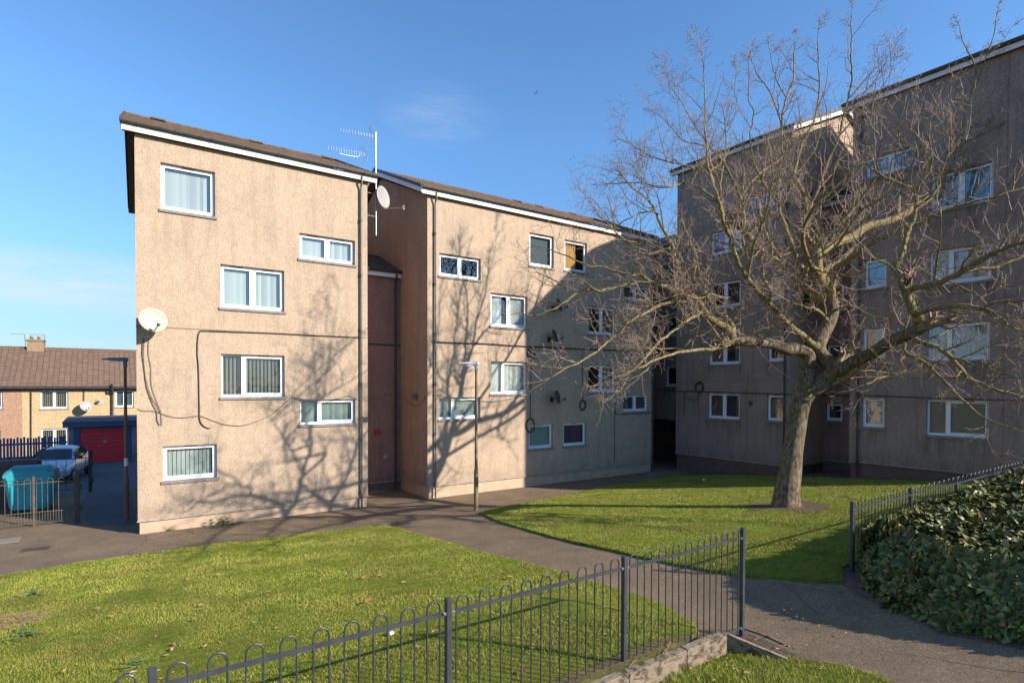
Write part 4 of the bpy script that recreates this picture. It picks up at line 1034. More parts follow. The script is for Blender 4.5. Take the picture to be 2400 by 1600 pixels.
# kerbs
kr=random.Random(4)
x=-3.9
kroot=thing('retaining_kerb','mossy concrete retaining kerb under the near railing','kerb',(5.9,4.1,1.0))
while x<5.9:
    x2=min(x+.91,5.93); zt_=1.285+kr.uniform(-.004,.006); m=MB(); m.bbox((x+.003,4.055,.75),(x2-.003,4.165,zt_),.006); o=obj('kerb_block',m,M['kerb'],kroot); x=x2
def edging(name,label,pts,w,zoff,mat):
    m=MB()
    for i in range(len(pts)-1):
        a=Vector((pts[i][0],pts[i][1],0)); b=Vector((pts[i+1][0],pts[i+1][1],0)); n=max(1,int((b-a).length/.6)); s=(b-a).normalized().cross(Vector((0,0,1)))*w/2
        for k in range(n):
            p=a+(b-a)*(k/n+.004); q=a+(b-a)*((k+1)/n-.004); zp=terr(p.x,p.y)+zoff; zq=terr(q.x,q.y)+zoff
            if callable(zoff): pass
            vs=[(p-s)+Vector((0,0,zp-.3)),(q-s)+Vector((0,0,zq-.3)),(q+s)+Vector((0,0,zq-.3)),(p+s)+Vector((0,0,zp-.3)),(p-s)+Vector((0,0,zp)),(q-s)+Vector((0,0,zq)),(q+s)+Vector((0,0,zq)),(p+s)+Vector((0,0,zp))]
            m.add(vs,[(0,3,2,1),(4,5,6,7),(0,1,5,4),(1,2,6,5),(2,3,7,6),(3,0,4,7)])
    return m
# return kerb, stepping down towards the path
m=MB(); a=Vector((5.96,4.11,1.275)); b=gnd(1846,1542,.05); s=(b-a); s.z=0; s=s.normalized().cross(Vector((0,0,1)))*.025
m.add([a-s-Vector((0,0,.4)),b-s-Vector((0,0,.2)),b+s-Vector((0,0,.2)),a+s-Vector((0,0,.4)),a-s,b-s,b+s,a+s],[(0,3,2,1),(4,5,6,7),(0,1,5,4),(1,2,6,5),(2,3,7,6),(3,0,4,7)])
tag(obj('kerb_edging',m,M['kerb'],None,a),'thin concrete edging running from the end of the retaining kerb to the path','kerb')
m=edging('kerb_edging','',[G2(1800,1357),G2(1900,1373),G2(2015,1398)],.025,.012,None); tag(obj('kerb_edging',m,M['kerb'],None,gnd(1900,1373)),'thin edging kerb between the path and the lawn left of the hedge','kerb')
m=edging('kerb_edging','',[G2(2240,1452),G2(2320,1475),G2(2420,1500)],.03,.022,None); tag(obj('kerb_edging',m,M['concrete'],None,gnd(2300,1470)),'thin edging kerb along the path under the hedge at the right edge','kerb')
m=edging('kerb_edging','',[G2(1745,1472),G2(1800,1492),G2(1850,1515)],.022,.014,None); tag(obj('kerb_edging',m,M['kerb'],None,gnd(1790,1490)),'short thin edging kerb beside the end post of the near railing','kerb')
# dry stalks
m=MB(); sr=random.Random(8)
for i in range(60):
    u,v=sr.choice([(1560,1560),(1600,1545),(1500,1580),(1640,1530)]); q=gnd(u+sr.uniform(-50,50),v+sr.uniform(-12,12),.03); d=sr.uniform(.0,.9); l=sr.uniform(.1,.45)
    m.tube([(q.x,q.y,q.z+.02),(q.x+math.cos(d)*l*.5,q.y+math.sin(d)*l*.5,q.z+.05),(q.x+math.cos(d)*l,q.y+math.sin(d)*l,q.z+.03)],.0035,3)
tag(obj('dry_stalks',m,mk('stalk',(0.45,0.30,0.18),(0.33,0.22,0.13),12,.8)),'dry pale stalks lying along the foot of the kerb','dead stalks',None,'stuff')

# ================================================================ STREET LAMPS
def lamp(label,base,h,mp_,mh,door=True,arm=0.62,dirv=(-1,0,0.0),br=.074,bh=1.25):
    x,y=base; z=terr(x,y); root=thing('street_lamp',label,'street lamp',(x,y,z))
    m=MB(); prof=[(br*1.05,-.1),(br*1.05,0),(br,.03),(br,bh),(br*.93,bh+.05),(.052,bh+.16),(.050,bh+.3),(.040,h-.12)]
    m.lathe((x,y,z),prof,16); obj('pole',m,mp_,root,smooth=True)
    m=MB(); d=Vector(dirv).normalized(); t=Vector((x,y,z+h)); m.cyl(t-Vector((0,0,.22)),t-Vector((0,0,.0)),.055,12); obj('collar',m,mh,root)
    m=MB(); s=d.cross(Vector((0,0,1)))
    sec=[(-.08,.065,.05,.06),(.0,.075,.07,.06),(.12,.085,.06,.05),(.4,.075,.045,.03),(arm,.03,.02,.015)]
    vs=[]
    for k,(q,w,zu,zd) in enumerate(sec):
        c=t+d*q+Vector((0,0,.02-.0*q))
        for a_,b_ in ((-w,-zd*.4),(-w*.7,zu),(w*.7,zu),(w,-zd*.4),(w*.6,-zd),(-w*.6,-zd)): vs.append(c+s*a_+Vector((0,0,b_)))
    n=len(sec); fs=[tuple(range(6)),tuple(range(6*n-1,6*n-7,-1))]
    for i in range(n-1):
        for k in range(6): fs.append((i*6+k,i*6+(k+1)%6,(i+1)*6+(k+1)%6,(i+1)*6+k))
    m.add(vs,fs); hd=obj('lamp_head',m,mh,root)
    m=MB(); m.box(t+d*.1-s*.05+Vector((0,0,-.055)),t+d*.4+s*.05+Vector((0,0,-.03))); obj('lens',m,M['lampglass'],hd)
    return root
lamp('olive brown lamp post at the tip of the right lawn',(9.62,15.80),4.72,M['lamp_pole'],M['lamp_head'],dirv=(-.95,.15,0))
lm=lamp('rusty brown lamp post with a pale band, at the left end of the left block',(0.36,21.3),4.95,M['lamp_pole2'],M['lamp_head2'],dirv=(-.95,.2,0),arm=.6)
z0=terr(.36,21.3); pz=onY(301,1081,21.3).z; m=MB(); m.lathe((.36,21.3,pz-.13),[(.053,0),(.053,.24)],14); obj('band',m,M['white'],lm)
# ================================================================ LEFT YARD: railings, bins, wall, car
def yard_rail(label,pts,zt,zb,mat,postmat,mid=None,post_w=.03,pitch=.12,hoop=True):
    root=thing('yard_railing',label,'railing',(pts[0][0],pts[0][1],0))
    for (x,y,big) in pts:
        z=terr(x,y); w=.06 if big else post_w; m=MB(); m.bbox((x-w,y-w*.7,z-.1),(x+w,y+w*.7,zt+(.20 if big else .08)),.006)
        if big:
            for hh in (zt-.02,z+.35,z+1.0):
                m.tube([(x+.03,y+.02,hh-.1),(x+.10,y-.04,hh+.18)],.02,5)
        obj('post',m,postmat if big else mat,root)
    for i in range(len(pts)-1):
        a=Vector((pts[i][0],pts[i][1],0)); b=Vector((pts[i+1][0],pts[i+1][1],0)); m=MB(); n=max(2,int((b-a).length/pitch)); n-=n%2
        for zz in [zt-.12,zb]+([mid] if mid else []): m.tube([a+Vector((0,0,zz)),b+Vector((0,0,zz))],.014,5)
        for k in range(0,n,2):
            p=a+(b-a)*((k+.5)/n); q=a+(b-a)*((k+1.5)/n); c=(p+q)/2; P=[p+Vector((0,0,zb)),p+Vector((0,0,zt-.06))]
            for t in range(1,6):
                an=math.pi*t/6; P.append(c+(p-c)*math.cos(an)+Vector((0,0,zt-.06+.06*math.sin(an))))
            P+=[q+Vector((0,0,zt-.06)),q+Vector((0,0,zb))]; m.tube(P,.010,5)
            if mid:
                cc=c; m.tube([cc+Vector((0,0,zb)),cc+Vector((0,0,mid))],.009,4); dd=q+(q-p)*.5; m.tube([dd+Vector((0,0,zb)),dd+Vector((0,0,mid))],.009,4)
        obj('hoop_panel',m,mat,root)
    return root
pR=gnd(182,1224); pM=gnd(80,1233); pL=gnd(0,1242)
dL=(Vector((pL.x,pL.y))-Vector((pM.x,pM.y)))
zt1=onY(80,1122,pM.y).z
yard_rail('rusty railing in front of the turquoise bin, at the left edge by the path',[(pR.x,pR.y,True),(pM.x,pM.y,False),(pM.x+dL.x*1.9,pM.y+dL.y*1.9,False)],zt1,.10,M['fence_rust'],M['fence_dark'],mid=.42,pitch=.125)
pp=onY(212,1150,28.1); zt2=onY(212,1062,28.1).z
yard_rail('dark railing behind the bin, in front of the parked car',[(pp.x,28.1,True),(pp.x-2.4,28.0,False),(pp.x-4.8,27.9,False)],zt2-.05,.12,M['fence_dark'],M['fence_dark'],pitch=.26)
# bin
def bin_(label,cx_,cy_,rot,w=1.25,d=1.0,h=1.12):
    root=thing('communal_bin',label,'bin',(0,0,0)); z0=0.0
    m=MB(); lv=[(.80,.16),(.86,.30),(.97,.9),(1.0,1.05),(1.03,1.055),(1.03,1.12)]
    vs=[];
    for s_,z in lv:
        W,Dd=w/2*s_,d/2*s_; c=.10
        for x,y in ((-W+c,-Dd),(W-c,-Dd),(W,-Dd+c),(W,Dd-c),(W-c,Dd),(-W+c,Dd),(-W,Dd-c),(-W,-Dd+c)): vs.append((x,y,z))
    fs=[tuple(range(7,-1,-1))]
    for i in range(len(lv)-1):
        for k in range(8): fs.append((i*8+k,i*8+(k+1)%8,(i+1)*8+(k+1)%8,(i+1)*8+k))
    m.add(vs,fs)
    for x in (-.42,-.14,.14,.42):
        m.add([(x-.05,-d/2*.88,.32),(x+.05,-d/2*.88,.32),(x+.045,-d/2*1.0,.88),(x-.045,-d/2*1.0,.88),(x-.02,-d/2*.88-.03,.34),(x+.02,-d/2*.88-.03,.34),(x+.02,-d/2-.03,.86),(x-.02,-d/2-.03,.86)],[(4,5,6,7),(0,4,7,3),(1,2,6,5),(0,1,5,4),(3,7,6,2)])
    obj('body',m,M['bin'],root)
    m=MB(); n=10; vs=[]
    for i in range(n+1):
        an=math.pi*i/n; y=-math.cos(an)*d/2*1.02; z=1.12+math.sin(an)**.7*.30
        for x,k in ((-w/2*1.02,.0),(-w/2*.72,1.),(w/2*.72,1.),(w/2*1.02,.0)): vs.append((x,y,1.12+(z-1.12)*(1 if k else .55)))
    fs=[(i*4+k,i*4+k+1,(i+1)*4+k+1,(i+1)*4+k) for i in range(n) for k in range(3)]
    fs+= [tuple(i*4 for i in range(n+1)),tuple(i*4+3 for i in range(n,-1,-1))]
    m.add(vs,fs); obj('lid',m,M['bin_lid'],root)
    m=MB(); m.tube([(-.28,-d/2-.0,.97),(-.26,-d/2-.07,1.0),(.26,-d/2-.07,1.0),(.28,-d/2-.0,.97)],.018,6); obj('handle',m,M['steel'],root)
    for x in (-w/2*.72,w/2*.72):
        for y in (-d/2*.7,d/2*.7):
            m=MB(); m.cyl((x-.025,y,.09),(x+.025,y,.09),.09,12); m.box((x-.035,y-.03,.09),(x+.035,y+.03,.17)); obj('wheel',m,M['rubber'],root)
    root.location=(cx_,cy_,terr(cx_,cy_)); root.rotation_euler=(0,0,rot); root.scale=(1,1,1.10); return root
bq=gnd(72,1210)
bin_('big turquoise wheeled bin with a domed lid, behind the rusty railing',bq.x-.02,bq.y+.75,-.10)
# stone wall with coping
pe=onY(98,1098,25.6); ztop=onY(60,1076,25.6).z
root=thing('boundary_wall','low rubble wall with a smooth brown rounded coping, behind the bin at the left edge','wall',(pe.x,25.6,0))
m=MB(); m.box((-9,25.45,-.3),(pe.x-.05,25.75,ztop-.22)); obj('stonework',m,M['stonewall'],root)
m=MB(); P=[(-9,25.6,ztop-.13),(pe.x-.12,25.6,ztop-.13)]
pr=[(-.2,-.10),(-.21,.02),(-.12,.11),(.12,.11),(.21,.02),(.2,-.10)]; vs=[(-9,25.6+a,ztop-.11+b) for a,b in pr]+[(pe.x-.10,25.6+a,ztop-.11+b) for a,b in pr]+[(pe.x,25.6+a*.6,ztop-.13+b*.6) for a,b in pr]
m.add(vs,[(i*6+k,i*6+(k+1)%6,(i+1)*6+(k+1)%6,(i+1)*6+k) for i in range(2) for k in range(6)]+[tuple(range(17,11,-1))]); obj('coping',m,M['coping'],root)
# car
def car(label,loc,rot):
    root=thing('parked_car',label,'car',(0,0,0))
    # stations along x (front = +x): (x, half width, z bottom, z belt, z top, half width top)
    st=[(2.08,.55,.38,.62,.66,.50),(2.00,.76,.22,.66,.74,.70),(1.75,.84,.20,.74,.86,.78),(1.30,.87,.20,.80,.94,.80),(.95,.88,.20,.88,.99,.80),(.30,.88,.20,.93,1.38,.62),(-.20,.88,.20,.94,1.49,.60),(-1.0,.88,.20,.95,1.49,.59),(-1.55,.87,.20,.96,1.38,.57),(-1.95,.84,.24,.97,1.10,.66),(-2.08,.74,.34,.92,.98,.66)]
    vs=[]
    for x,w,zb,zm,zt,wt in st:
        for y,z in ((-w*.93,zb),(-w,zb+(zm-zb)*.45),(-w*.99,zm),(-wt,zt),(0,zt+(.03)),(wt,zt),(w*.99,zm),(w,zb+(zm-zb)*.45),(w*.93,zb)): vs.append((x,y,z))
    n=len(st); k=9; fs=[]
    for i in range(n-1):
        for j in range(k): fs.append((i*k+j,(i+1)*k+j,(i+1)*k+(j+1)%k,i*k+(j+1)%k))
    fs+= [tuple(range(k)),tuple(range(n*k-1,n*k-k-1,-1))]
    m=MB(); m.add(vs,fs); b=obj('body',m,M['carpaint'],root,smooth=True)
    md=b.modifiers.new('s','SUBSURF'); md.levels=2; md.render_levels=2
    m=MB(); m.add([(.99,-.72,1.01),(.99,.72,1.01),(.36,.60,1.405),(.36,-.60,1.405),(1.02,0,1.03),(.38,0,1.43)],[(0,4,5,3),(4,1,2,5)]); obj('windscreen',m,M['carglass'],root)
    for sg in (-1,1):
        m=MB(); m.add([(.80,sg*.865,1.0),(-.15,sg*.875,1.0),(-.2,sg*.665,1.42),(.25,sg*.68,1.38)],[(0,1,2,3)]); m.add([(-.22,sg*.875,1.0),(-1.35,sg*.865,1.01),(-1.15,sg*.655,1.40),(-.27,sg*.66,1.42)],[(0,1,2,3)]); obj('side_window',m,M['carglass'],root)
        m=MB(); m.lathe((1.90,sg*.60,.70),[(.001,.10),(.10,.09),(.14,.03),(.15,-.05)],14,0,(1,sg*.25,0)); obj('headlight',m,M['lampglass'],root)
        m=MB(); m.bbox((.70,sg*.90,.98),(.84,sg*1.08,1.12),.03); obj('wing_mirror',m,M['rubber'],root)
        for x in (1.30,-1.30):
            m=MB(); m.lathe((x,sg*.80,.31),[(.20,-.10),(.30,-.10),(.315,-.05),(.315,.05),(.30,.095),(.20,.095)],22,0,(0,sg,0)); w_=obj('wheel',m,M['rubber'],root)
            m=MB(); m.lathe((x,sg*.80,.31),[(.001,.075),(.06,.08),(.19,.06),(.20,.095)],22,0,(0,sg,0)); obj('rim',m,M['steel'],w_)
    m=MB(); m.box((2.03,-.52,.40),(2.085,.52,.56)); m.box((2.0,-.62,.245),(2.05,.62,.34)); obj('grille',m,M['rubber'],root)
    m=MB(); m.box((2.05,-.40,.60),(2.10,.40,.645)); obj('chrome_strip',m,M['chrome'],root)
    m=MB(); m.box((2.088,-.26,.42),(2.10,.26,.53)); obj('number_plate',m,M['plate'],root)
    root.location=loc; root.rotation_euler=(0,0,rot); return root
cq=gnd(135,1132); car('silver blue hatchback parked facing the camera behind the dark railing',(cq.x-.05,cq.y+1.9,terr(cq.x,cq.y+1.9)),math.atan2(-1.0,-.20))
# picket fence, garage, houses
yg=40.9; gl=onY(160,1084,yg).x; gr_=onY(330,1084,yg).x
zg=terr(0,yg)
root=thing('garage','small garage with a red door and dark blue fascia','garage',((gl+gr_)/2,yg,zg))
zf0=onY(200,1000,yg).z; zf1=onY(200,991,yg).z; dl=onY(188,1050,yg).x; dr=onY(299,1050,yg).x; zdt=onY(240,1002,yg).z; xr=dr+.75
m=MB(); m.box((gl,yg,zg-.2),(dl-.28,yg+.2,zf0)); m.box((dr+.2,yg,zg-.2),(xr,yg+.2,zf0)); m.box((gl,yg+.21,zg-.2),(gl+.2,yg+5,zf0)); m.box((xr-.2,yg+.21,zg-.2),(xr,yg+5,zf0)); m.box((gl+.21,yg+4.8,zg-.2),(xr-.21,yg+5,zf0)); obj('wall',m,M['garage_wall'],root)
m=MB(); nb=9; hh=(zdt-zg)/nb
for i in range(nb): m.bbox((dl,yg+.05+.0,zg+i*hh+.006),(dr,yg+.10,zg+(i+1)*hh-.006),.008)
m.box((dl,yg+.11,zg),(dr,yg+.14,zdt)); dd=obj('door',m,M['garage_red'],root)
m=MB(); c=onY(246,1034,yg); m.box((c.x-.07,yg+.02,c.z-.08),(c.x+.07,yg+.049,c.z+.08)); obj('handle',m,M['steel'],dd)
m=MB(); m.box((dl-.27,yg-.02,zg),(dl-.01,yg+.12,zdt)); m.box((dr+.01,yg-.02,zg),(dr+.19,yg+.12,zdt)); m.box((dl-.27,yg-.02,zdt+.005),(dr+.19,yg+.12,zf0)); obj('door_frame',m,M['garage_blue'],root)
m=MB(); m.box((gl-.22,yg-.25,zf0+.005),(xr+.2,yg-.1,zf1+.08)); obj('fascia',m,M['garage_blue'],root)
m=MB(); za=zf1+.085; m.add([(gl-.24,yg-.27,za),(xr+.2,yg-.27,za),(xr+.2,yg+5.2,za+.10),(gl-.24,yg+5.2,za+.10),(gl-.24,yg-.27,za-.05),(xr+.2,yg-.27,za-.05),(xr+.2,yg+5.2,za+.04),(gl-.24,yg+5.2,za+.04)],[(0,1,2,3),(0,1,5,4),(1,2,6,5),(2,3,7,6),(3,0,4,7),(7,6,5,4)]); obj('roof',m,M['garage_roof'],root)
yp=40.3; root=thing('picket_fence','tall dark blue picket fence left of the red garage','fence',(gl,yp,zg)); m=MB(); pr_=random.Random(2); x=gl-.05
zpt=onY(80,1024,yp).z
while x>-14:
    w=pr_.uniform(.085,.10); t=zpt+pr_.uniform(-.07,.05); m.bbox((x-w,yp-.012,zg),(x,yp+.012,t),.006); x-=w+pr_.choice([.012,.02,.035,.05])
obj('pickets',m,M['gate_blue'],root); m=MB(); m.box((-14,yp+.013,zg+.35),(gl,yp+.06,zg+.45)); m.box((-14,yp+.013,zpt-.4),(gl,yp+.06,zpt-.3)); obj('rails',m,M['gate_blue'],root)
yh=52.0; fH=Fr('Y',yh)
xs=onY(52,950,yh).x; ze=onY(150,906,yh).z; zr_=onY(150,818,yh+4).z
Zh=lambda x,y:(x/5.227,770+y/5.227)
def house(name,label,x0,x1,mat,holes,holes2,chim=None,vseg=None):
    root=thing(name,label,'house',((x0+x1)/2,yh,-.8)); w=MB(); hs=[(h[0],h[1],h[3],h[2]) for h in holes]
    wall_holes(w,fH,x0,x1,-1.2,ze+.05,hs,rev=.1)
    w.quad(fH(x0,0,-1.2),fH(x0,8,-1.2),fH(x0,8,ze),fH(x0,0,ze)); w.quad(fH(x1,0,-1.2),fH(x1,8,-1.2),fH(x1,8,ze),fH(x1,0,ze)); w.quad(fH(x0,8,-1.2),fH(x1,8,-1.2),fH(x1,8,ze),fH(x0,8,ze))
    obj('wall',w,mat,root)
    # roof: local object with its own slope-aligned coordinates
    sl=math.hypot(4.3,zr_-ze); an=math.atan2(zr_-ze,4.3)
    for sgn in (1,):
        m=MB(); nrow=14
        for i in range(nrow):
            a=sl*i/nrow; b=sl*(i+1)/nrow+.04; a_=-.0
            m.add([(0,a,.035),(x1-x0,a,.035),(x1-x0,b,.0),(0,b,.0),(0,a,.0),(x1-x0,a,.0)],[(0,1,2,3),(0,4,5,1)])
        m.v=[tuple(Vector(q)+world_off(root)) for q in m.v]; me=obj('roof',m,M['tileh'],root); me.location=Vector((x0,yh-.3,ze+.02))-root.location; me.rotation_euler=(an,0,0)
    me_r=me
    m=MB(); m.quad((x0,yh+4.0,zr_),(x1,yh+4.0,zr_),(x1,yh+8.3,ze),(x0,yh+8.3,ze)); 
    m.add([(x0,yh,ze),(x0,yh+8,ze),(x0,yh+4,zr_-.05)],[(0,1,2)]); m.add([(x1,yh,ze),(x1,yh+8,ze),(x1,yh+4,zr_-.05)],[(0,1,2)]); obj('back_roof',m,M['tile'],root)
    m=MB(); m.tube([(x0,yh+4.0,zr_+.02),(x1,yh+4.0,zr_+.02)],.09,8); obj('ridge_tiles',m,M['tileh'],root)
    m=MB(); m.box((x0,yh-.45,ze-.12),(x1,yh-.30,ze+.02)); obj('gutter',m,M['pipe_black'],root)
    for h in holes: window(root,fH,*h[:6])
    if chim:
        cx0,cx1,cz=chim; c=MB(); c.box((cx0,yh+3.6,zr_-.8),(cx1,yh+4.6,cz-.12)); c.box((cx0-.08,yh+3.52,cz-.12),(cx1+.08,yh+4.68,cz)); ch=obj('chimney',c,M['chimney'],root)
        for t in (.25,.7): c=MB(); c.cyl((cx0+(cx1-cx0)*t,yh+4.1,cz),(cx0+(cx1-cx0)*t,yh+4.1,cz+.28),.13,10,0,.10); obj('chimney_pot',c,M['chimney'],ch)
    return root
def hw(l,r,t,b,pn,bl):
    a=onY(*Zh(l,t),yh); c=onY(*Zh(r,b),yh); return (a.x,c.x,a.z,c.z,pn,bl)
cz=onY(*Zh(430,135),yh+4); c0=onY(*Zh(335,135),yh+4).x; c1=onY(*Zh(540,135),yh+4).x
house('terraced_house','brown rendered terraced house at the far left edge behind the picket fence',xs-9,xs,M['brownhouse'],[hw(-230,35,765,990,'L',None),hw(-230,12,1250,1480,'L',None)],[])
HY=house('terraced_house','yellow rendered terraced house with brown tiled roof behind the red garage',xs,xs+15.5,M['yellow'],[hw(490,838,757,990,'2',('open','b_cream')),hw(1410,1640,755,970,'2',('film','b_dfrost')),hw(500,832,1228,1480,'2',('open','b_cream'))],[],(c0,c1,cz.z))
def hpipe(x,t,b,r,label=None):
    a=onY(*Zh(x,t),yh-.1); c=onY(*Zh(x,b),yh-.1); m=MB(); m.tube([a,c],r,8); obj('downpipe',m,M['pipe_black'],HY)
hpipe(1376,780,1080,.08); hpipe(1030,742,890,.025); hpipe(382,745,1320,.03)
m=MB(); a=onY(*Zh(1310,740),yh-.1); b=onY(*Zh(1320,790),yh-.12); c=onY(*Zh(1365,785),yh-.12); m.tube([a,b,c],.07,8); a=onY(*Zh(1365,680),yh-.6); b=onY(*Zh(1378,800),yh-.12); m.tube([a,b],.09,8); obj('soil_pipe',m,M['pipe_black'],HY)
p=onY(*Zh(1222,895),yh-.03); m=MB(); m.bbox((p.x-.22,p.y-.03,p.z-.20),(p.x+.22,p.y+.02,p.z+.20),.02); m.cyl((p.x-.1,p.y-.03,p.z),(p.x-.1,p.y-.2,p.z),.1,10,1); tag(obj('boiler_flue',m,[M['dish'],M['dish_dark']],None,p),'boiler flue on a pale patch of the yellow house','flue')
p=onY(*Zh(1048,950),yh-.5); dish('grey satellite dish on the yellow house beside an upstairs window',fH,p.x,p.z,.40,(.45,-.85,.3),'dish_grey',.5)
for (u0,u1,ut,lab) in ((125,300,62,'left of two thin aerials on the brick chimney'),(355,540,70,'right of two thin aerials on the brick chimney')):
    a=onY(*Zh(u0,ut),yh+3.5); b=onY(*Zh(u1,ut+4),yh+3.5); c=onY(*Zh(u1+ (12 if u0<200 else 18),215),yh+3.5)
    root=thing('tv_aerial',lab,'aerial',c); m=MB(); m.tube([a,b],.02,4); 
    for k in range(6): p_=a+(b-a)*(.1+.16*k); m.cyl(p_-Vector((0,.2,0)),p_+Vector((0,.2,0)),.012,4)
    obj('antenna',m,M['pipe_grey'],root); m=MB(); m.tube([b,c],.025,5); obj('mast',m,M['pipe_grey'],root)
# birds
def gull(label,c,s,mat,name='seabird',cat='bird'):
    m=MB(); c=Vector(c); m.lathe(c-Vector((s*.5,0,0)),[(.001,0),(s*.09,s*.15),(s*.13,s*.4),(s*.10,s*.7),(s*.05,s*.9),(.001,s*1.05)],10,0,(1,0,.1))
    for sg in (-1,1):
        r=c; m.add([r+Vector((-s*.12,0,s*.05)),r+Vector((s*.16,0,s*.05)),r+Vector((s*.10,sg*s*.45,s*.32)),r+Vector((-s*.16,sg*s*.45,s*.30)),r+Vector((-s*.1,sg*s*1.0,s*.12)),r+Vector((-s*.14,sg*s*.95,s*.10))],[(0,1,2,3),(3,2,4,5)])
    tag(obj(name,m,mat,None,c),label,cat)
gull('small gull flying high in the clear sky above the middle block',atD(1257,219,60),.42,M['bird'])
rb=onY(1457,538,YA+4.4); rb.z=rb.z
m=MB(); c=onY(1457,545,YA+4.3); m.lathe(c,[(.001,-.02),(.06,0),(.085,.10),(.07,.20),(.045,.26),(.05,.31),(.001,.36)],10,0,(.25,0,1)); m.add([c+Vector((-.05,.02,.08)),c+Vector((-.05,-.02,.08)),c+Vector((-.22,0,.0))],[(0,1,2)]); m.cyl(c+Vector((.1,0,.30)),c+Vector((.16,0,.29)),.012,5); tag(obj('crow',m,M['crow'],None,c),'black bird perched on the ridge at the right end of the middle block','bird')
# ================================================================ THE BARE TREE
D0=(TB-CAM).dot(_f2)
def P3(u,v,dd): return atD(u,v,D0+dd)
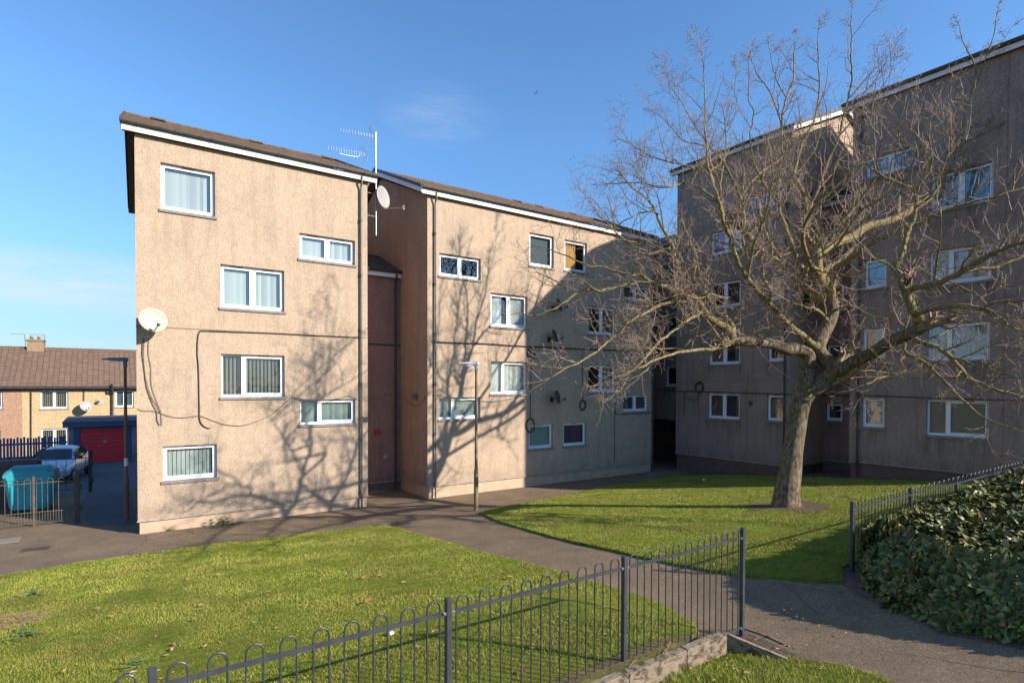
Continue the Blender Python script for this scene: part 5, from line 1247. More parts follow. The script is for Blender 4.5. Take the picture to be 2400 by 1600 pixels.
# main limbs: (u, v, depth offset in m [+ = away], width in px)
T={}
T['trunk']=[(1841,1196,0,74),(1842,1178,0,66),(1846,1140,0,58),(1853,1090,0,52),(1862,1030,.02,47),(1872,965,.05,47),(1880,925,.08,52),(1889,890,.1,42),(1894,850,.12,36)]
limbs=[
 [(1894,862,.1,44),(1892,830,.12,34),(1868,818,.0,28),(1845,818,-.2,26),(1812,806,-.4,24),(1767,800,-.7,23),(1716,801,-1.0,22)],
 [(1716,801,-1.0,14),(1698,811,-1.2,10),(1665,819,-1.5,8),(1601,824,-2.0,7),(1550,839,-2.4,5),(1500,862,-2.8,4),(1440,885,-3.0,2.5)],
 [(1716,801,-1.0,20),(1712,781,-1.0,19),(1693,764,-1.1,17),(1662,745,-1.2,16),(1648,725,-1.2,15),(1623,695,-1.1,13),(1585,680,-1.0,12),(1556,671,-.9,11),(1524,661,-.8,10),(1486,664,-.6,8),(1441,674,-.4,7),(1409,682,-.3,7),(1377,677,-.2,6),(1355,684,-.1,5.5),(1330,703,0,5),(1298,725,.1,4),(1250,740,.2,2.5)],
 [(1524,661,-.8,8),(1505,645,-.6,7),(1473,645,-.4,6),(1448,637,-.2,5),(1416,626,0,4.5),(1377,623,.2,3.5),(1330,600,.4,3),(1290,585,.6,2)],
 [(1355,684,-.1,4),(1325,670,.3,3.5),(1290,652,.5,3),(1262,640,.8,2)],
 [(1646,722,-1.2,12),(1626,704,-.8,11),(1612,680,-.6,10),(1601,649,-.4,9),(1588,623,-.2,9),(1580,594,0,8),(1575,572,.1,7),(1550,531,.3,6),(1537,496,.5,5),(1520,470,.6,4),(1480,440,.8,3),(1450,400,1.,2.2)],
 [(1709,796,-1.0,15),(1719,772,-.7,12),(1700,742,-.4,10),(1680,722,-.2,9),(1655,690,.3,7),(1640,650,.6,6),(1632,600,1.0,5),(1615,560,1.3,4),(1600,520,1.6,3)],
 [(1622,714,-1.1,8),(1585,705,-1.4,7.5),(1537,719,-1.8,7.5),(1499,741,-2.1,7),(1467,763,-2.3,6.5),(1441,786,-2.5,6),(1416,808,-2.7,5),(1377,837,-2.9,4),(1330,862,-3.1,3),(1290,885,-3.2,2)],
 [(1648,730,-1.2,8),(1607,754,-1.6,7),(1569,783,-2.,6),(1537,808,-2.3,5),(1515,837,-2.6,4),(1473,878,-2.8,3)],
 [(1575,578,.1,6),(1545,590,.3,7),(1516,596,.3,6),(1490,585,.5,5),(1460,560,.7,4),(1425,525,.9,3),(1400,500,1,2)],
 # right main stem
 [(1880,930,.08,52),(1897,915,.05,44),(1924,898,-.05,40),(1950,876,-.2,38),(1960,862,-.25,36)],
 [(1960,865,-.25,38),(1945,850,-.1,36),(1926,834,.1,36),(1918,812,.2,35),(1926,790,.3,32),(1943,757,.4,31),(1951,728,.45,31),(1947,703,.5,28)],
 [(1912,812,.1,22),(1903,806,.0,15),(1887,790,-.1,13),(1854,766,-.4,12.5),(1825,737,-.6,12),(1804,712,-.8,12),(1775,682,-1.,11),(1751,651,-1.1,10.5),(1733,622,-1.2,9.5),(1721,588,-1.3,9),(1711,556,-1.4,8),(1698,523,-1.5,7.5),(1690,493,-1.5,7),(1682,462,-1.5,7),(1665,410,-1.4,6),(1657,375,-1.3,5),(1655,330,-1.2,5),(1652,276,-1.1,4),(1651,200,-1.,2.5),(1645,130,-.9,1.2)],
 [(1703,700,-1.,6),(1665,690,-1.3,6),(1640,700,-1.5,5),(1600,690,-1.8,4),(1560,700,-2.,2.5)],
 [(1802,707,-.8,9),(1808,690,-1.2,9),(1803,672,-1.4,8),(1790,650,-1.7,4),(1785,600,-2,3)],
 [(1947,706,.5,26),(1930,696,.7,23),(1907,688,1.0,21),(1882,660,1.3,20),(1850,633,1.6,18),(1815,611,1.9,16),(1789,597,2.1,15),(1770,570,2.3,14),(1754,551,2.4,13),(1742,541,2.5,12)],
 [(1742,541,2.5,9),(1723,526,2.7,8),(1703,511,2.9,7),(1691,485,3.1,6),(1688,430,3.2,5.5),(1697,380,3.4,4.5),(1702,330,3.5,3.5),(1695,260,3.6,2)],
 [(1742,541,2.5,8),(1744,510,2.5,7),(1738,472,2.6,7),(1723,434,2.7,6),(1708,401,2.8,5.5),(1690,373,2.9,5),(1660,345,3.,4),(1602,330,3.1,3),(1575,300,3.2,2.5),(1544,270,3.3,1.5)],
 [(1752,544,2.4,9),(1777,521,2.2,9),(1815,496,2.,9),(1840,468,1.8,6),(1856,420,1.7,5),(1885,385,1.6,4),(1912,345,1.5,3.5),(1925,290,1.5,2.5)],
 [(1740,530,2.4,6),(1735,480,2.8,5.5),(1750,440,3.,5),(1790,400,3.3,4.5),(1830,370,3.5,4),(1850,330,3.7,3)],
 [(1886,650,1.2,13),(1879,632,1.3,13),(1866,605,1.4,13),(1853,567,1.5,12),(1840,530,1.6,10),(1828,500,1.6,8),(1822,452,1.7,7),(1828,400,1.8,6.5),(1833,350,1.8,6),(1833,276,1.9,5.5),(1844,229,1.9,5),(1860,180,2.,4),(1861,138,2.,3),(1864,86,2.1,1.5)],
 [(1833,300,1.9,4),(1822,262,1.9,4),(1805,216,1.9,3.5),(1778,178,2.,2.5),(1760,140,2.,1.5)],
 [(1841,227,1.9,3),(1822,190,1.9,3),(1811,155,2.,2.5),(1803,113,2.,1.4)],
 [(1824,480,1.6,5),(1790,430,1.3,5),(1770,390,1.2,4.5),(1758,330,1.1,4),(1766,262,1.,3.5),(1756,235,1.,3),(1754,149,1.,1.4)],
 [(1886,640,1.2,12),(1902,608,1.,11),(1925,585,.9,9),(1960,560,.8,7)],
 [(1945,706,.5,23),(1932,680,.5,22),(1918,640,.5,21),(1915,600,.5,20),(1914,580,.5,15),(1893,560,.5,10),(1886,541,.5,9),(1895,523,.5,8),(1890,490,.6,8),(1884,452,.7,7.5),(1868,425,.7,7),(1861,400,.8,6),(1880,340,.9,5),(1899,300,.9,5),(1916,250,.9,4.5),(1922,200,.9,4),(1919,166,.9,3.5),(1917,110,1,2.5),(1918,69,1,1.2)],
 [(1914,583,.5,12),(1930,565,.3,9),(1943,549,.2,8),(1975,515,0,8),(2005,480,-.2,7),(2030,450,-.4,5),(2050,420,-.6,3)],
 [(1893,560,.5,8),(1890,520,.3,6),(1900,480,.1,7),(1917,446,0,7),(1932,401,-.1,6.5),(1950,359,-.1,6),(1967,317,-.2,6),(1979,265,-.2,5.5),(1990,221,-.2,5),(1997,180,-.2,4.5),(1995,138,-.3,3.5),(1995,105,-.3,3),(1996,60,-.3,2),(1998,14,-.3,.9)],
 [(1979,265,-.2,3.5),(2003,232,-.3,3),(2040,205,-.4,2.6),(2062,170,-.5,2),(2085,130,-.6,1.2)],
 [(1967,317,-.2,4),(2010,270,-.6,3.5),(2045,235,-.8,2.5),(2075,195,-1.,1.8),(2095,150,-1.1,1.1)],
 [(1948,706,.5,18),(1950,674,.3,14),(1954,645,.1,12),(1974,620,-.2,11),(2007,596,-.5,11),(2040,571,-.9,10),(2082,552,-1.2,8),(2120,520,-1.4,5),(2150,500,-1.6,3)],
 [(1926,600,.6,14),(1946,577,.9,20),(1970,565,1.2,20),(1997,556,1.4,19),(2027,533,1.7,18),(2066,523,2.,17),(2104,510,2.3,16),(2136,492,2.5,15),(2165,472,2.7,14),(2199,453,2.9,14),(2212,438,3.,13),(2224,425,3.,9),(2255,400,3.1,8),(2300,382,3.2,7),(2350,370,3.2,6),(2400,358,3.3,5),(2460,345,3.3,3)],
 [(2205,445,2.9,9),(2215,405,2.8,8),(2240,365,2.7,7),(2255,341,2.7,6.5),(2285,322,2.6,6),(2330,300,2.5,5),(2400,258,2.4,4),(2450,235,2.4,3)],
 [(2252,345,2.7,5),(2255,300,2.5,5.5),(2262,262,2.4,5.5),(2273,229,2.3,5),(2286,195,2.2,4),(2286,155,2.2,3.5),(2275,130,2.2,3),(2256,97,2.2,2.2),(2247,55,2.2,1.1)],
 [(2273,229,2.3,4),(2300,170,2.2,3.5),(2314,124,2.1,3.2),(2328,83,2.1,2.5),(2340,17,2.1,1.1)],
 [(2314,130,2.1,2.6),(2345,100,2,2),(2375,60,2,1)],
 [(2104,510,2.3,8),(2130,530,2.,9),(2180,508,1.8,8),(2250,480,1.5,7),(2330,462,1.2,6),(2400,440,1.,5),(2450,430,1.,3)],
 # right bough
 [(1955,872,-.25,34),(1978,862,-.5,28),(1999,849,-.7,27),(2040,829,-1.2,26),(2082,803,-1.7,25),(2120,787,-2.1,27),(2145,776,-2.4,27),(2162,768,-2.5,22)],
 [(2160,774,-2.5,22),(2155,752,-2.5,22),(2146,735,-2.5,20),(2132,712,-2.5,18),(2126,692,-2.5,18),(2122,678,-2.5,15)],
 [(2122,682,-2.5,14),(2108,658,-2.5,12),(2101,640,-2.4,9),(2104,620,-2.3,10),(2117,590,-2.2,10),(2121,565,-2.1,9),(2128,545,-2.,8.5),(2140,515,-1.9,8),(2147,485,-1.8,8),(2146,453,-1.8,7.5),(2122,436,-1.7,7),(2087,422,-1.6,6.5),(2052,401,-1.5,5.5),(2020,373,-1.4,4.5),(2002,351,-1.3,3.5),(1975,335,-1.2,2)],
 [(2146,453,-1.8,6),(2160,425,-1.9,5),(2180,400,-2.,4.5),(2185,360,-2.1,4),(2175,320,-2.2,3.5),(2185,270,-2.3,2)],
 [(2143,488,-1.8,6),(2178,464,-2.1,6),(2199,436,-2.2,5),(2206,400,-2.4,4),(2225,350,-2.6,3),(2230,290,-2.7,1.6)],
 [(2052,401,-1.5,4),(2045,365,-1.5,4),(2030,330,-1.5,3.5),(2040,290,-1.6,2.5),(2045,250,-1.6,1.5)],
 [(2087,422,-1.6,4),(2090,380,-1.8,3.5),(2110,340,-2,3),(2105,300,-2.1,2.4),(2120,250,-2.2,1.4)],
 [(2124,684,-2.5,14),(2144,674,-2.7,13),(2185,666,-3.1,13),(2215,655,-3.4,13),(2245,642,-3.6,12),(2289,616,-3.9,11),(2330,592,-4.2,10),(2365,578,-4.4,9),(2400,566,-4.6,8),(2470,545,-4.9,6)],
 [(2245,645,-3.6,9),(2280,634,-3.6,9),(2330,627,-3.6,8),(2370,612,-3.6,7),(2400,602,-3.6,6),(2460,590,-3.6,5)],
 [(2134,722,-2.5,8),(2150,735,-2.7,9),(2165,730,-2.8,10),(2206,721,-3.1,11),(2247,716,-3.4,11),(2290,722,-3.7,11),(2310,718,-3.8,9),(2330,708,-3.9,8),(2365,706,-4.1,7),(2400,705,-4.3,6),(2460,700,-4.6,5)],
 [(2300,722,-3.7,8),(2343,745,-3.9,6),(2370,765,-4.,5),(2400,775,-4.1,4.5),(2450,790,-4.3,3)],
 [(2310,716,-3.7,6),(2290,690,-3.4,5),(2255,675,-3.2,5),(2225,660,-3.1,4)],
 [(2140,785,-2.4,13),(2150,797,-2.6,11),(2198,815,-2.9,10),(2227,836,-3.1,10),(2256,869,-3.4,9),(2289,894,-3.6,7),(2330,911,-3.8,5.5),(2365,920,-3.9,4.5),(2400,931,-4.,4),(2450,950,-4.2,3)],
 [(2120,795,-2.1,8),(2122,826,-2.2,8),(2156,840,-2.4,7.5),(2190,870,-2.7,7),(2227,907,-3.,6),(2268,948,-3.3,5),(2310,981,-3.6,4),(2360,1000,-3.9,3),(2400,1012,-4.1,2)],
 [(2123,826,-2.2,6),(2110,850,-2.3,5),(2123,866,-2.5,5),(2095,876,-2.6,4.5),(2061,887,-2.7,4),(2025,902,-2.8,3)],
 [(2227,836,-3.1,6),(2270,850,-3.6,5),(2320,870,-4.,4.5),(2370,880,-4.4,4),(2420,900,-4.8,3)],
 [(1949,900,-.2,12),(1980,886,-.5,10),(2010,868,-.9,7),(2040,850,-1.2,4)],
 [(1945,757,.4,8),(1925,735,.0,7),(1905,722,-.5,5),(1870,715,-1.,4),(1820,690,-1.5,3),(1790,676,-1.8,2)],
 [(1953,728,.4,7),(1995,715,-.2,5),(2040,740,-.8,4),(2090,750,-1.3,3)],
 [(1789,600,2.1,6),(1740,575,2.4,4.5),(1700,572,2.7,4),(1660,560,3.,3)],
 [(1915,610,.5,7),(1960,575,-.6,6),(2010,500,-1.6,5),(2060,470,-2.2,4),(2100,440,-2.6,2.5)],
 [(1665,410,-1.4,4),(1613,391,-1.3,4),(1544,372,-1.1,3.5),(1487,345,-.9,2.5),(1462,312,-.8,1.3)],
 [(1690,480,-1.5,4),(1640,440,-1.2,4),(1600,430,-1.,3.5),(1560,440,-.8,3),(1500,430,-.5,2.5),(1450,430,-.2,1.5)],
 [(1655,333,-1.2,3),(1620,280,-1.,2.6),(1598,240,-1.,2),(1570,200,-.9,1.2)],
 [(1688,430,3.2,3.5),(1672,380,3.4,3),(1700,300,3.6,2.5),(1720,230,3.7,1.6),(1725,150,3.7,1)],
 [(1537,496,.5,3.5),(1500,500,.8,3),(1460,520,1.2,2.6),(1420,540,1.5,2),(1380,545,1.7,1.2)],
 # limbs leaning towards / away from the viewer that fill the middle of the crown
 [(1916,640,.5,14),(1895,610,-1.2,10),(1880,560,-2.4,9),(1900,500,-3.3,7),(1940,440,-4.,5),(1960,380,-4.4,3)],
 [(1916,660,.5,14),(1950,620,2.,10),(1990,590,3.3,9),(2030,520,4.4,7),(2050,440,5.2,5),(2060,380,5.6,3)],
 [(1850,633,1.6,10),(1800,560,3.2,8),(1780,480,4.4,6),(1790,400,5.,4),(1800,340,5.2,3)],
 [(1751,651,-1.1,8),(1760,600,-2.4,7),(1780,540,-3.6,6),(1800,480,-4.3,4),(1810,410,-4.8,3)],
 [(2105,510,2.3,9),(2110,450,3.2,8),(2140,380,4.,6),(2160,320,4.5,4),(2150,260,4.8,2.5)],
]
CR=[];TRK=MB();LMB=MB()
tr=random.Random(21)
def shiftd(u,v,d):
    # the low left boughs reach out towards the viewer
    if v>560 and u<1880 and d<=.35 or (u<1700 and v>430 and d<1.3): return d-0.8*ss(1880,1716,u)-2.6*ss(1716,1250,u)
    return d
def smoothline(pts,n=4):
    pts=[(u,v,shiftd(u,v,d),w*(.92 if w>30 else 1.06)*(0.84 if v<400 else 1)) for u,v,d,w in pts]; P=[P3(u,v,d) for u,v,d,w in pts]; Rr=[w/2*(D0+d)/F for u,v,d,w in pts]
    if len(P)<3: return P,Rr
    out=[];ro=[]
    for i in range(len(P)-1):
        p0=P[max(i-1,0)];p1=P[i];p2=P[i+1];p3=P[min(i+2,len(P)-1)]
        for k in range(n):
            t=k/n; out.append(0.5*((2*p1)+(-p0+p2)*t+(2*p0-5*p1+4*p2-p3)*t*t+(-p0+3*p1-3*p2+p3)*t**3)); ro.append(Rr[i]*(1-t)+Rr[i+1]*t)
    out.append(P[-1]); ro.append(Rr[-1]); return out,ro
# trunk with root flare and lumpy girth
tp,trr=smoothline(T['trunk'],6)
tp=[Vector((TB.x,TB.y,TB.z-.25))]+tp; trr=[trr[0]*1.1]+trr
n=28; vs=[]
for i,(p,r) in enumerate(zip(tp,trr)):
    zrel=p.z-TB.z
    for k in range(n):
        an=2*math.pi*k/n; fl=1+ (0.13*max(0,1-zrel/0.55)**1.5)*(0.5+0.5*math.sin(an*5+1.3)) if zrel<0.55 else 1
        lum=1+0.06*mnoise.noise(Vector((math.cos(an)*1.5,math.sin(an)*1.5,p.z*1.6)))
        vs.append(p+Vector((math.cos(an),math.sin(an),0))*r*fl*lum)
fs=[(i*n+k,i*n+(k+1)%n,(i+1)*n+(k+1)%n,(i+1)*n+k) for i in range(len(tp)-1) for k in range(n)]
TRK.add(vs,fs)
segs=[]   # (points, radii) of limbs for twig growth
for lb in limbs:
    P,Rr=smoothline(lb,4)
    for i in range(1,len(P)-1):
        if Rr[i]<0.12: P[i]=P[i]+Vector((tr.uniform(-1,1),tr.uniform(-1,1),tr.uniform(-1,1)))*0.018
    Rr=[r*(1+0.10*mnoise.noise(p*3.0)) for p,r in zip(P,Rr)]
    (TRK if Rr[0]>0.13 and Rr[-1]>.10 else LMB).tube(P,Rr,14 if Rr[0]>.1 else (8 if Rr[0]>.04 else 6)); segs.append((P,Rr))
# recursive growth
FB=[];TW=[]  # fine branches, twigs : lists of (pts, radii)
ctr=P3(1900,620,.3)
def rv(): return Vector((tr.gauss(0,1),tr.gauss(0,1),tr.gauss(0,1))).normalized()
def grow(p,d,L_,r,lvl):
    if p.z>11.5: L_*=max(.35,1-(p.z-11.5)*.17)
    ns={1:7,2:5,3:3}[lvl]; st=L_/ns; pts=[p.copy()]; rr=[r]; q=p.copy(); dd=d.normalized()
    zig=tr.choice([-1,1]); sd=dd.cross(rv()).normalized()
    for i in range(ns):
        out=(q-ctr); out.z*=0.5; out=out.normalized() if out.length>0.1 else Vector((0,0,1))
        dd=(dd+rv()*(0.20 if lvl<3 else .24)+sd*zig*0.24+Vector((0,0,1))*(.055 if lvl<3 else .04)+out*.06).normalized(); zig=-zig
        q=q+dd*st*tr.uniform(.8,1.2); pts.append(q.copy()); rr.append(r*(1-0.72*(i+1)/ns) if lvl<3 else r*(1-.35*(i+1)/ns))
        if lvl<3:
            nc=1 if lvl==1 else 1
            if lvl==1 and tr.random()<.82 or lvl==2 and tr.random()<.62:
                for c in range(nc if tr.random()<.78 else nc+1):
                    ax=dd.cross(rv()).normalized(); cd=(dd*math.cos(tr.uniform(.7,1.25))+ax*math.sin(tr.uniform(.7,1.3))).normalized()
                    fr_=1-0.45*i/ns
                    if lvl==1: grow(q,cd,max(.3,L_*tr.uniform(.38,.72)*fr_),max(rr[-1]*.65,.0052),2)
                    else: grow(q,cd,tr.uniform(.12,.34)*fr_,max(rr[-1]*.75,.0036),3)
    (FB if lvl==1 else TW).append((pts,rr))
    if lvl==3 and tr.random()<.6:
        e=pts[-1]; TW.append(([e-dd*.004,e+dd*.012,e+dd*.03],[.0036,.0072,.002]))
for P,Rr in segs:
    acc=tr.uniform(0,.3); 
    for i in range(1,len(P)):
        s=(P[i]-P[i-1]).length; acc+=s; r=Rr[i]
        if r>0.17: continue
        gap=.74 if r>.06 else (.56 if r>.03 else .46)
        while acc>gap:
            acc-=gap*tr.uniform(.7,1.3)
            t=(P[i]-P[i-1]).normalized(); ax=t.cross(rv()).normalized()
            if ax.z<-0.3 and tr.random()<.6: ax=-ax
            d=(t*tr.uniform(.3,.9)+ax*.95+Vector((0,0,.12))).normalized()
            L_=tr.uniform(.55,1.9)*(1.15 if r>.03 else (0.85 if r>.015 else .62)); grow(P[i-1].lerp(P[i],tr.random()),d,L_,min(r*.55,.024)*tr.uniform(.6,1.0)+.004,1)
    t=(P[-1]-P[-2]).normalized(); grow(P[-1],t,.75,max(Rr[-1]*.9,.005),1); grow(P[-1],(t+rv()*.5).normalized(),.5,max(Rr[-1]*.7,.004),2)
print('fine',len(FB),'twigs',len(TW))
tree=thing('bare_tree','big leafless spreading tree on the right lawn, its bent trunk lit by the sun','tree',TB)
obj('trunk',TRK,M['bark'],tree,smooth=True)
obj('limbs',LMB,M['branch'],tree,smooth=True)
def bulk(name,items,n,mat):
    V=[];Q=[];o=0
    cs=[(math.cos(2*math.pi*k/n),math.sin(2*math.pi*k/n)) for k in range(n)]
    for pts,rr in items:
        N_=len(pts); a=None
        for i in range(N_):
            t=(pts[min(i+1,N_-1)]-pts[max(i-1,0)]).normalized()
            a=t.orthogonal().normalized() if a is None else (a-t*a.dot(t)).normalized()
            b=t.cross(a); r=rr[i]; p=pts[i]
            for c,s in cs: V.append(((p.x+(a.x*c+b.x*s)*r),(p.y+(a.y*c+b.y*s)*r),(p.z+(a.z*c+b.z*s)*r)))
        for i in range(N_-1):
            for k in range(n):
                k2=(k+1)%n; Q.append((o+i*n+k,o+i*n+k2,o+(i+1)*n+k2,o+(i+1)*n+k))
        o+=N_*n
    return mesh_obj(name,V,Q,mat,tree,smooth=True)
bulk('branches',FB,5,M['branch'])
bulk('twigs',TW,3,M['twig'])

# ================================================================ HEDGE
hr=random.Random(17)
HX0,HX1,HY0,HY1=8.95,22.0,0.3,4.10
def hedge_edge(y): # left boundary x of the hedge at given y
    pts=[(-1.0,8.5),(1.0,8.32),(1.96,8.24),(2.6,8.16),(3.3,8.45),(3.8,8.9),(4.1,9.45)]
    for (y0,x0),(y1,x1) in zip(pts,pts[1:]):
        if y<=y1: return x0+(x1-x0)*max(0,(y-y0))/(y1-y0)
    return pts[-1][1]
def hedge_top(x,y):
    return 2.05+0.048*(x-9)+0.07*mnoise.noise(Vector((x*.9,y*.9,2)))+0.06*mnoise.noise(Vector((x*2.3,y*2.3,5)))
def hedge_prof(x,y):
    zb=terr(x,y)+.12; zt=hedge_top(x,y); t=(x-hedge_edge(y))/.80
    return zt if t>=1 else zb+(zt-zb)*max(0,t)**.72
hroot=thing('evergreen_hedge','broad clipped evergreen hedge of glossy ribbed leaves at the lower right, behind the path','hedge',(9.5,3.2,terr(9.5,3.2)))
# near-black core shell, paints the shade between the leaves
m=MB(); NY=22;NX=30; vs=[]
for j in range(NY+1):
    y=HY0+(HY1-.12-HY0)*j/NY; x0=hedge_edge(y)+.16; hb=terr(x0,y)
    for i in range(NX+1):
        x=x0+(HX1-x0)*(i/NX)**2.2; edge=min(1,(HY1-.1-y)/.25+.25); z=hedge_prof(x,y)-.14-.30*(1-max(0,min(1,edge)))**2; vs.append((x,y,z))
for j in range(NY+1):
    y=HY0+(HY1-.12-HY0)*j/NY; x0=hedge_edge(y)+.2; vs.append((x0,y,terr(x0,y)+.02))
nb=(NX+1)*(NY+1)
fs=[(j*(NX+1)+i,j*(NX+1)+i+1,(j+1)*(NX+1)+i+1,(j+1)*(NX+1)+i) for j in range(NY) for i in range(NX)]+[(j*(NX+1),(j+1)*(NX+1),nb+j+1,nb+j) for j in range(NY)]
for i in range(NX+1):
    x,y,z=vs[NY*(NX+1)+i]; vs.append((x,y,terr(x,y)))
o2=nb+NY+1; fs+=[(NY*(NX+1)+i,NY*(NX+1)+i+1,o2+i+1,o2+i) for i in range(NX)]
m.add(vs,fs); obj('shade_core',m,M['hcore'],hroot)
LV=[]
def leafv(c,n,ax,s,w):
    # ribbed, folded leaf of 8 quads as loose quads
    n=n.normalized(); ax=(ax-n*ax.dot(n)).normalized(); b=n.cross(ax)
    st=[(0,.04,0),(.28,.8,.05),(.6,.95,.06),(.85,.55,.0),(1.0,.03,-.09)]
    rows=[]
    for t,wd,h in st:
        cpt=c+ax*(s*t)+n*(s*h); rows.append((cpt-b*(w*wd)+n*(w*.22*wd),cpt-n*(w*.10),cpt+b*(w*wd)+n*(w*.22*wd)))
    return rows
LVv=[];LVf=[]
def addleaf(c,n,ax,s,w):
    o=len(LVv)
    for r in leafv(c,n,ax,s,w): LVv.extend([tuple(q) for q in r])
    for i in range(4):
        a=o+i*3; LVf.append((a,a+1,a+4,a+3)); LVf.append((a+1,a+2,a+5,a+4))
STM=MB()
def cluster(c,n,k,s0):
    n=n.normalized(); t=n.orthogonal().normalized(); b=n.cross(t); ph=hr.random()*6
    if hr.random()<.35: STM.tube([c-n*.12,c+n*.01],.004,3)
    for i in range(k):
        an=ph+i*2.4+hr.uniform(-.3,.3); d=(t*math.cos(an)+b*math.sin(an)); el=hr.uniform(-.15,.75)
        ax=(d*math.cos(el)+n*math.sin(el)+Vector((0,0,-.22))).normalized(); nn=(n*math.cos(el)-d*math.sin(el)+rv()*.22)
        s=s0*hr.uniform(.55,1.2); addleaf(c+d*.012+n*hr.uniform(-.03,.03),nn,ax,s,s*hr.uniform(.19,.25))
cnt=0
# top surface
for it in range(26000):
    x=hr.uniform(8.2,21.5); y=hr.uniform(HY0,HY1)
    if x<hedge_edge(y)+.02: continue
    dist=math.hypot(x,y)
    if hr.random()>min(1,(8.5/dist)**1.7): continue
    p=Vector((x,y,hedge_prof(x,y)-.02)); w=(p-CAM).dot(_f2); u=CX+F*(p-CAM).dot(_r3)/w
    if u>2520: continue
    e=min(x-hedge_edge(y),HY1-y); dz=.28*(1-min(1,e/.35))**2
    gap=mnoise.noise(Vector((x*1.3,y*1.3,9)))
    if gap<(-.32 if x-hedge_edge(y)<.9 else -.42): continue
    p.z-=dz+hr.uniform(0,.08); nrm=Vector((hr.gauss(0,.32),hr.gauss(0,.32),1))
    if x-hedge_edge(y)<.8: nrm+=Vector((-1.1,.1,0))
    cluster(p,nrm,5,.15 if dist<13 else .17); cnt+=1
# left side face
for it in range(5200):
    y=hr.uniform(.3,4.1); t=hr.random(); x=hedge_edge(y)+.80*t; z=hedge_prof(x,y)-.03-.10*(1-t)
    bulge=.03+.06*mnoise.noise(Vector((y*1.8,z*1.8,1)))
    if mnoise.noise(Vector((y*1.5,z*1.7,21)))<-.30: continue
    yy=y+.25; n2=Vector((-(1.0),(hedge_edge(y+.2)-hedge_edge(y-.2))/.4,0.75)).normalized()
    p=Vector((x-bulge+.02+hr.uniform(-.02,.10),y,z)); cluster(p,n2+rv()*.4,5,.16); cnt+=1
# end face towards the fence
for it in range(900):
    x=hr.uniform(9.5,12.5); y=4.1; z=hr.uniform(terr(x,y)+.1,hedge_top(x,y)-.08); cluster(Vector((x,y+hr.uniform(-.06,.04),z)),Vector((0,1,.3))+rv()*.4,4,.12)
print('hedge clusters',cnt,len(LVf))
mesh_obj('foliage',LVv,LVf,M['hleaf'],hroot,smooth=True); obj('stems',STM,M['hstem'],hroot)

# ================================================================ SKY, SUN, CAMERA
SUN_AZ=R(-57.0); SUN_EL=R(25.5)
sv=Vector((math.cos(SUN_AZ)*math.cos(SUN_EL),math.sin(SUN_AZ)*math.cos(SUN_EL),math.sin(SUN_EL)))
ld=bpy.data.lights.new('sun','SUN'); ld.energy=5.0; ld.angle=R(0.53); ld.color=(1.0,0.935,0.84)
lo=bpy.data.objects.new('sun',ld); lo.rotation_euler=(-sv).to_track_quat('-Z','Y').to_euler(); lo.location=(0,0,30); COL.objects.link(lo)
w=bpy.data.worlds.new('World'); sc.world=w; w.use_nodes=True; nt=w.node_tree
bg=nt.nodes['Background']; sky=N(nt,'ShaderNodeTexSky'); sky.sky_type='NISHITA'; sky.sun_disc=False; sky.sun_elevation=SUN_EL
sky.sun_rotation=math.atan2(sv.x,sv.y); sky.altitude=0; sky.air_density=1.0; sky.dust_density=0.2; sky.ozone_density=2.5
tc=N(nt,'ShaderNodeTexCoord'); mp_=N(nt,'ShaderNodeMapping'); mp_.inputs['Scale'].default_value=(1,1,5.5); L(nt,tc.outputs['Generated'],mp_.inputs['Vector'])
nn=noise_n(nt,mp_.outputs['Vector'],4.5,8,0.66)
cl=ramp(nt,nn,[(0.52,0.0),(0.74,1.0)])
sp=N(nt,'ShaderNodeSeparateXYZ'); L(nt,tc.outputs['Generated'],sp.inputs[0])
band=ramp(nt,sp.outputs['Z'],[(0.04,0.25),(0.13,1.0),(0.22,0.35),(0.40,0.10),(0.7,0.0)])
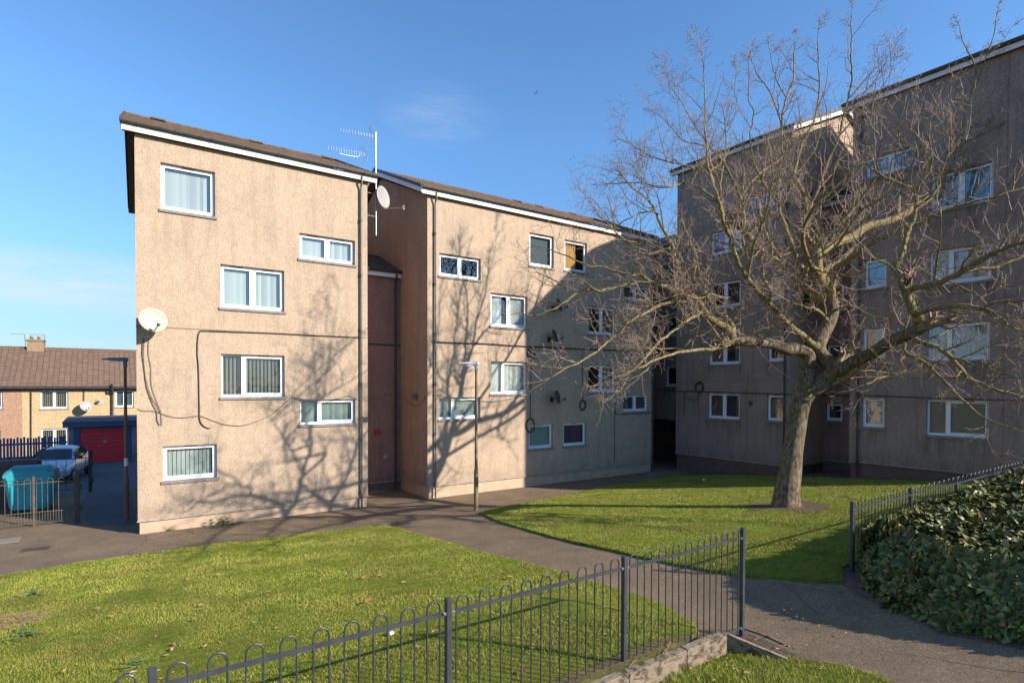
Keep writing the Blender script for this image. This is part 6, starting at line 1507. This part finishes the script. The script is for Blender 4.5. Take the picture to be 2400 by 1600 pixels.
def wisp(u,v,sx,sz,amt):
    d=ray(u,v).normalized(); vm=N(nt,'ShaderNodeVectorMath',operation='SUBTRACT'); L(nt,tc.outputs['Generated'],vm.inputs[0]); vm.inputs[1].default_value=d
    sc_=N(nt,'ShaderNodeVectorMath',operation='MULTIPLY'); L(nt,vm.outputs[0],sc_.inputs[0]); sc_.inputs[1].default_value=(1/sx,1/sx,1/sz)
    ln=N(nt,'ShaderNodeVectorMath',operation='LENGTH'); L(nt,sc_.outputs[0],ln.inputs[0])
    return mulf(nt,ramp(nt,ln.outputs['Value'],[(0.15,1.0),(1.0,0.0)]),amt)
tot=N(nt,'ShaderNodeMath',operation='ADD'); L(nt,wisp(60,660,.40,.055,1.0),tot.inputs[0]); L(nt,wisp(1030,268,.10,.05,.40),tot.inputs[1])
clr=ramp(nt,nn,[(0.36,0.0),(0.62,1.0)])
k=N(nt,'ShaderNodeMath',operation='MULTIPLY'); L(nt,clr,k.inputs[0]); L(nt,tot.outputs[0],k.inputs[1])
k2=mulf(nt,k.outputs[0],0.62)
skt=mix(nt,sky.outputs[0],(0.80,1.13,1.33),1.0,'MULTIPLY')
skt=mix(nt,skt,ramp(nt,sp.outputs['Z'],[(0.0,(.52,.42,.50)),(0.08,(.66,.57,.66)),(0.20,(.88,.83,.88)),(0.38,(1.03,1.0,1.03))]),1.0,'MULTIPLY')
skyc=mix(nt,skt,(4.6,5.0,5.7),k2)
L(nt,skyc,bg.inputs['Color']); bg.inputs['Strength'].default_value=0.110
cd=bpy.data.cameras.new('camera'); co=bpy.data.objects.new('camera',cd); COL.objects.link(co); sc.camera=co
cd.sensor_width=36; cd.sensor_fit='HORIZONTAL'; cd.lens=36*F/2400; cd.shift_y=(HCY-800)/2400; cd.clip_start=0.1; cd.clip_end=3000
co.matrix_world=Matrix(((_r3.x,_u3.x,-_f2.x,CAM.x),(_r3.y,_u3.y,-_f2.y,CAM.y),(_r3.z,_u3.z,-_f2.z,CAM.z),(0,0,0,1)))
sc.render.engine='CYCLES'; sc.view_settings.view_transform='Standard'; sc.view_settings.look='None'; sc.view_settings.exposure=0.68; sc.view_settings.gamma=1.0
sc.cycles.max_bounces=6; sc.cycles.transparent_max_bounces=12; sc.cycles.caustics_reflective=False; sc.cycles.caustics_refractive=False
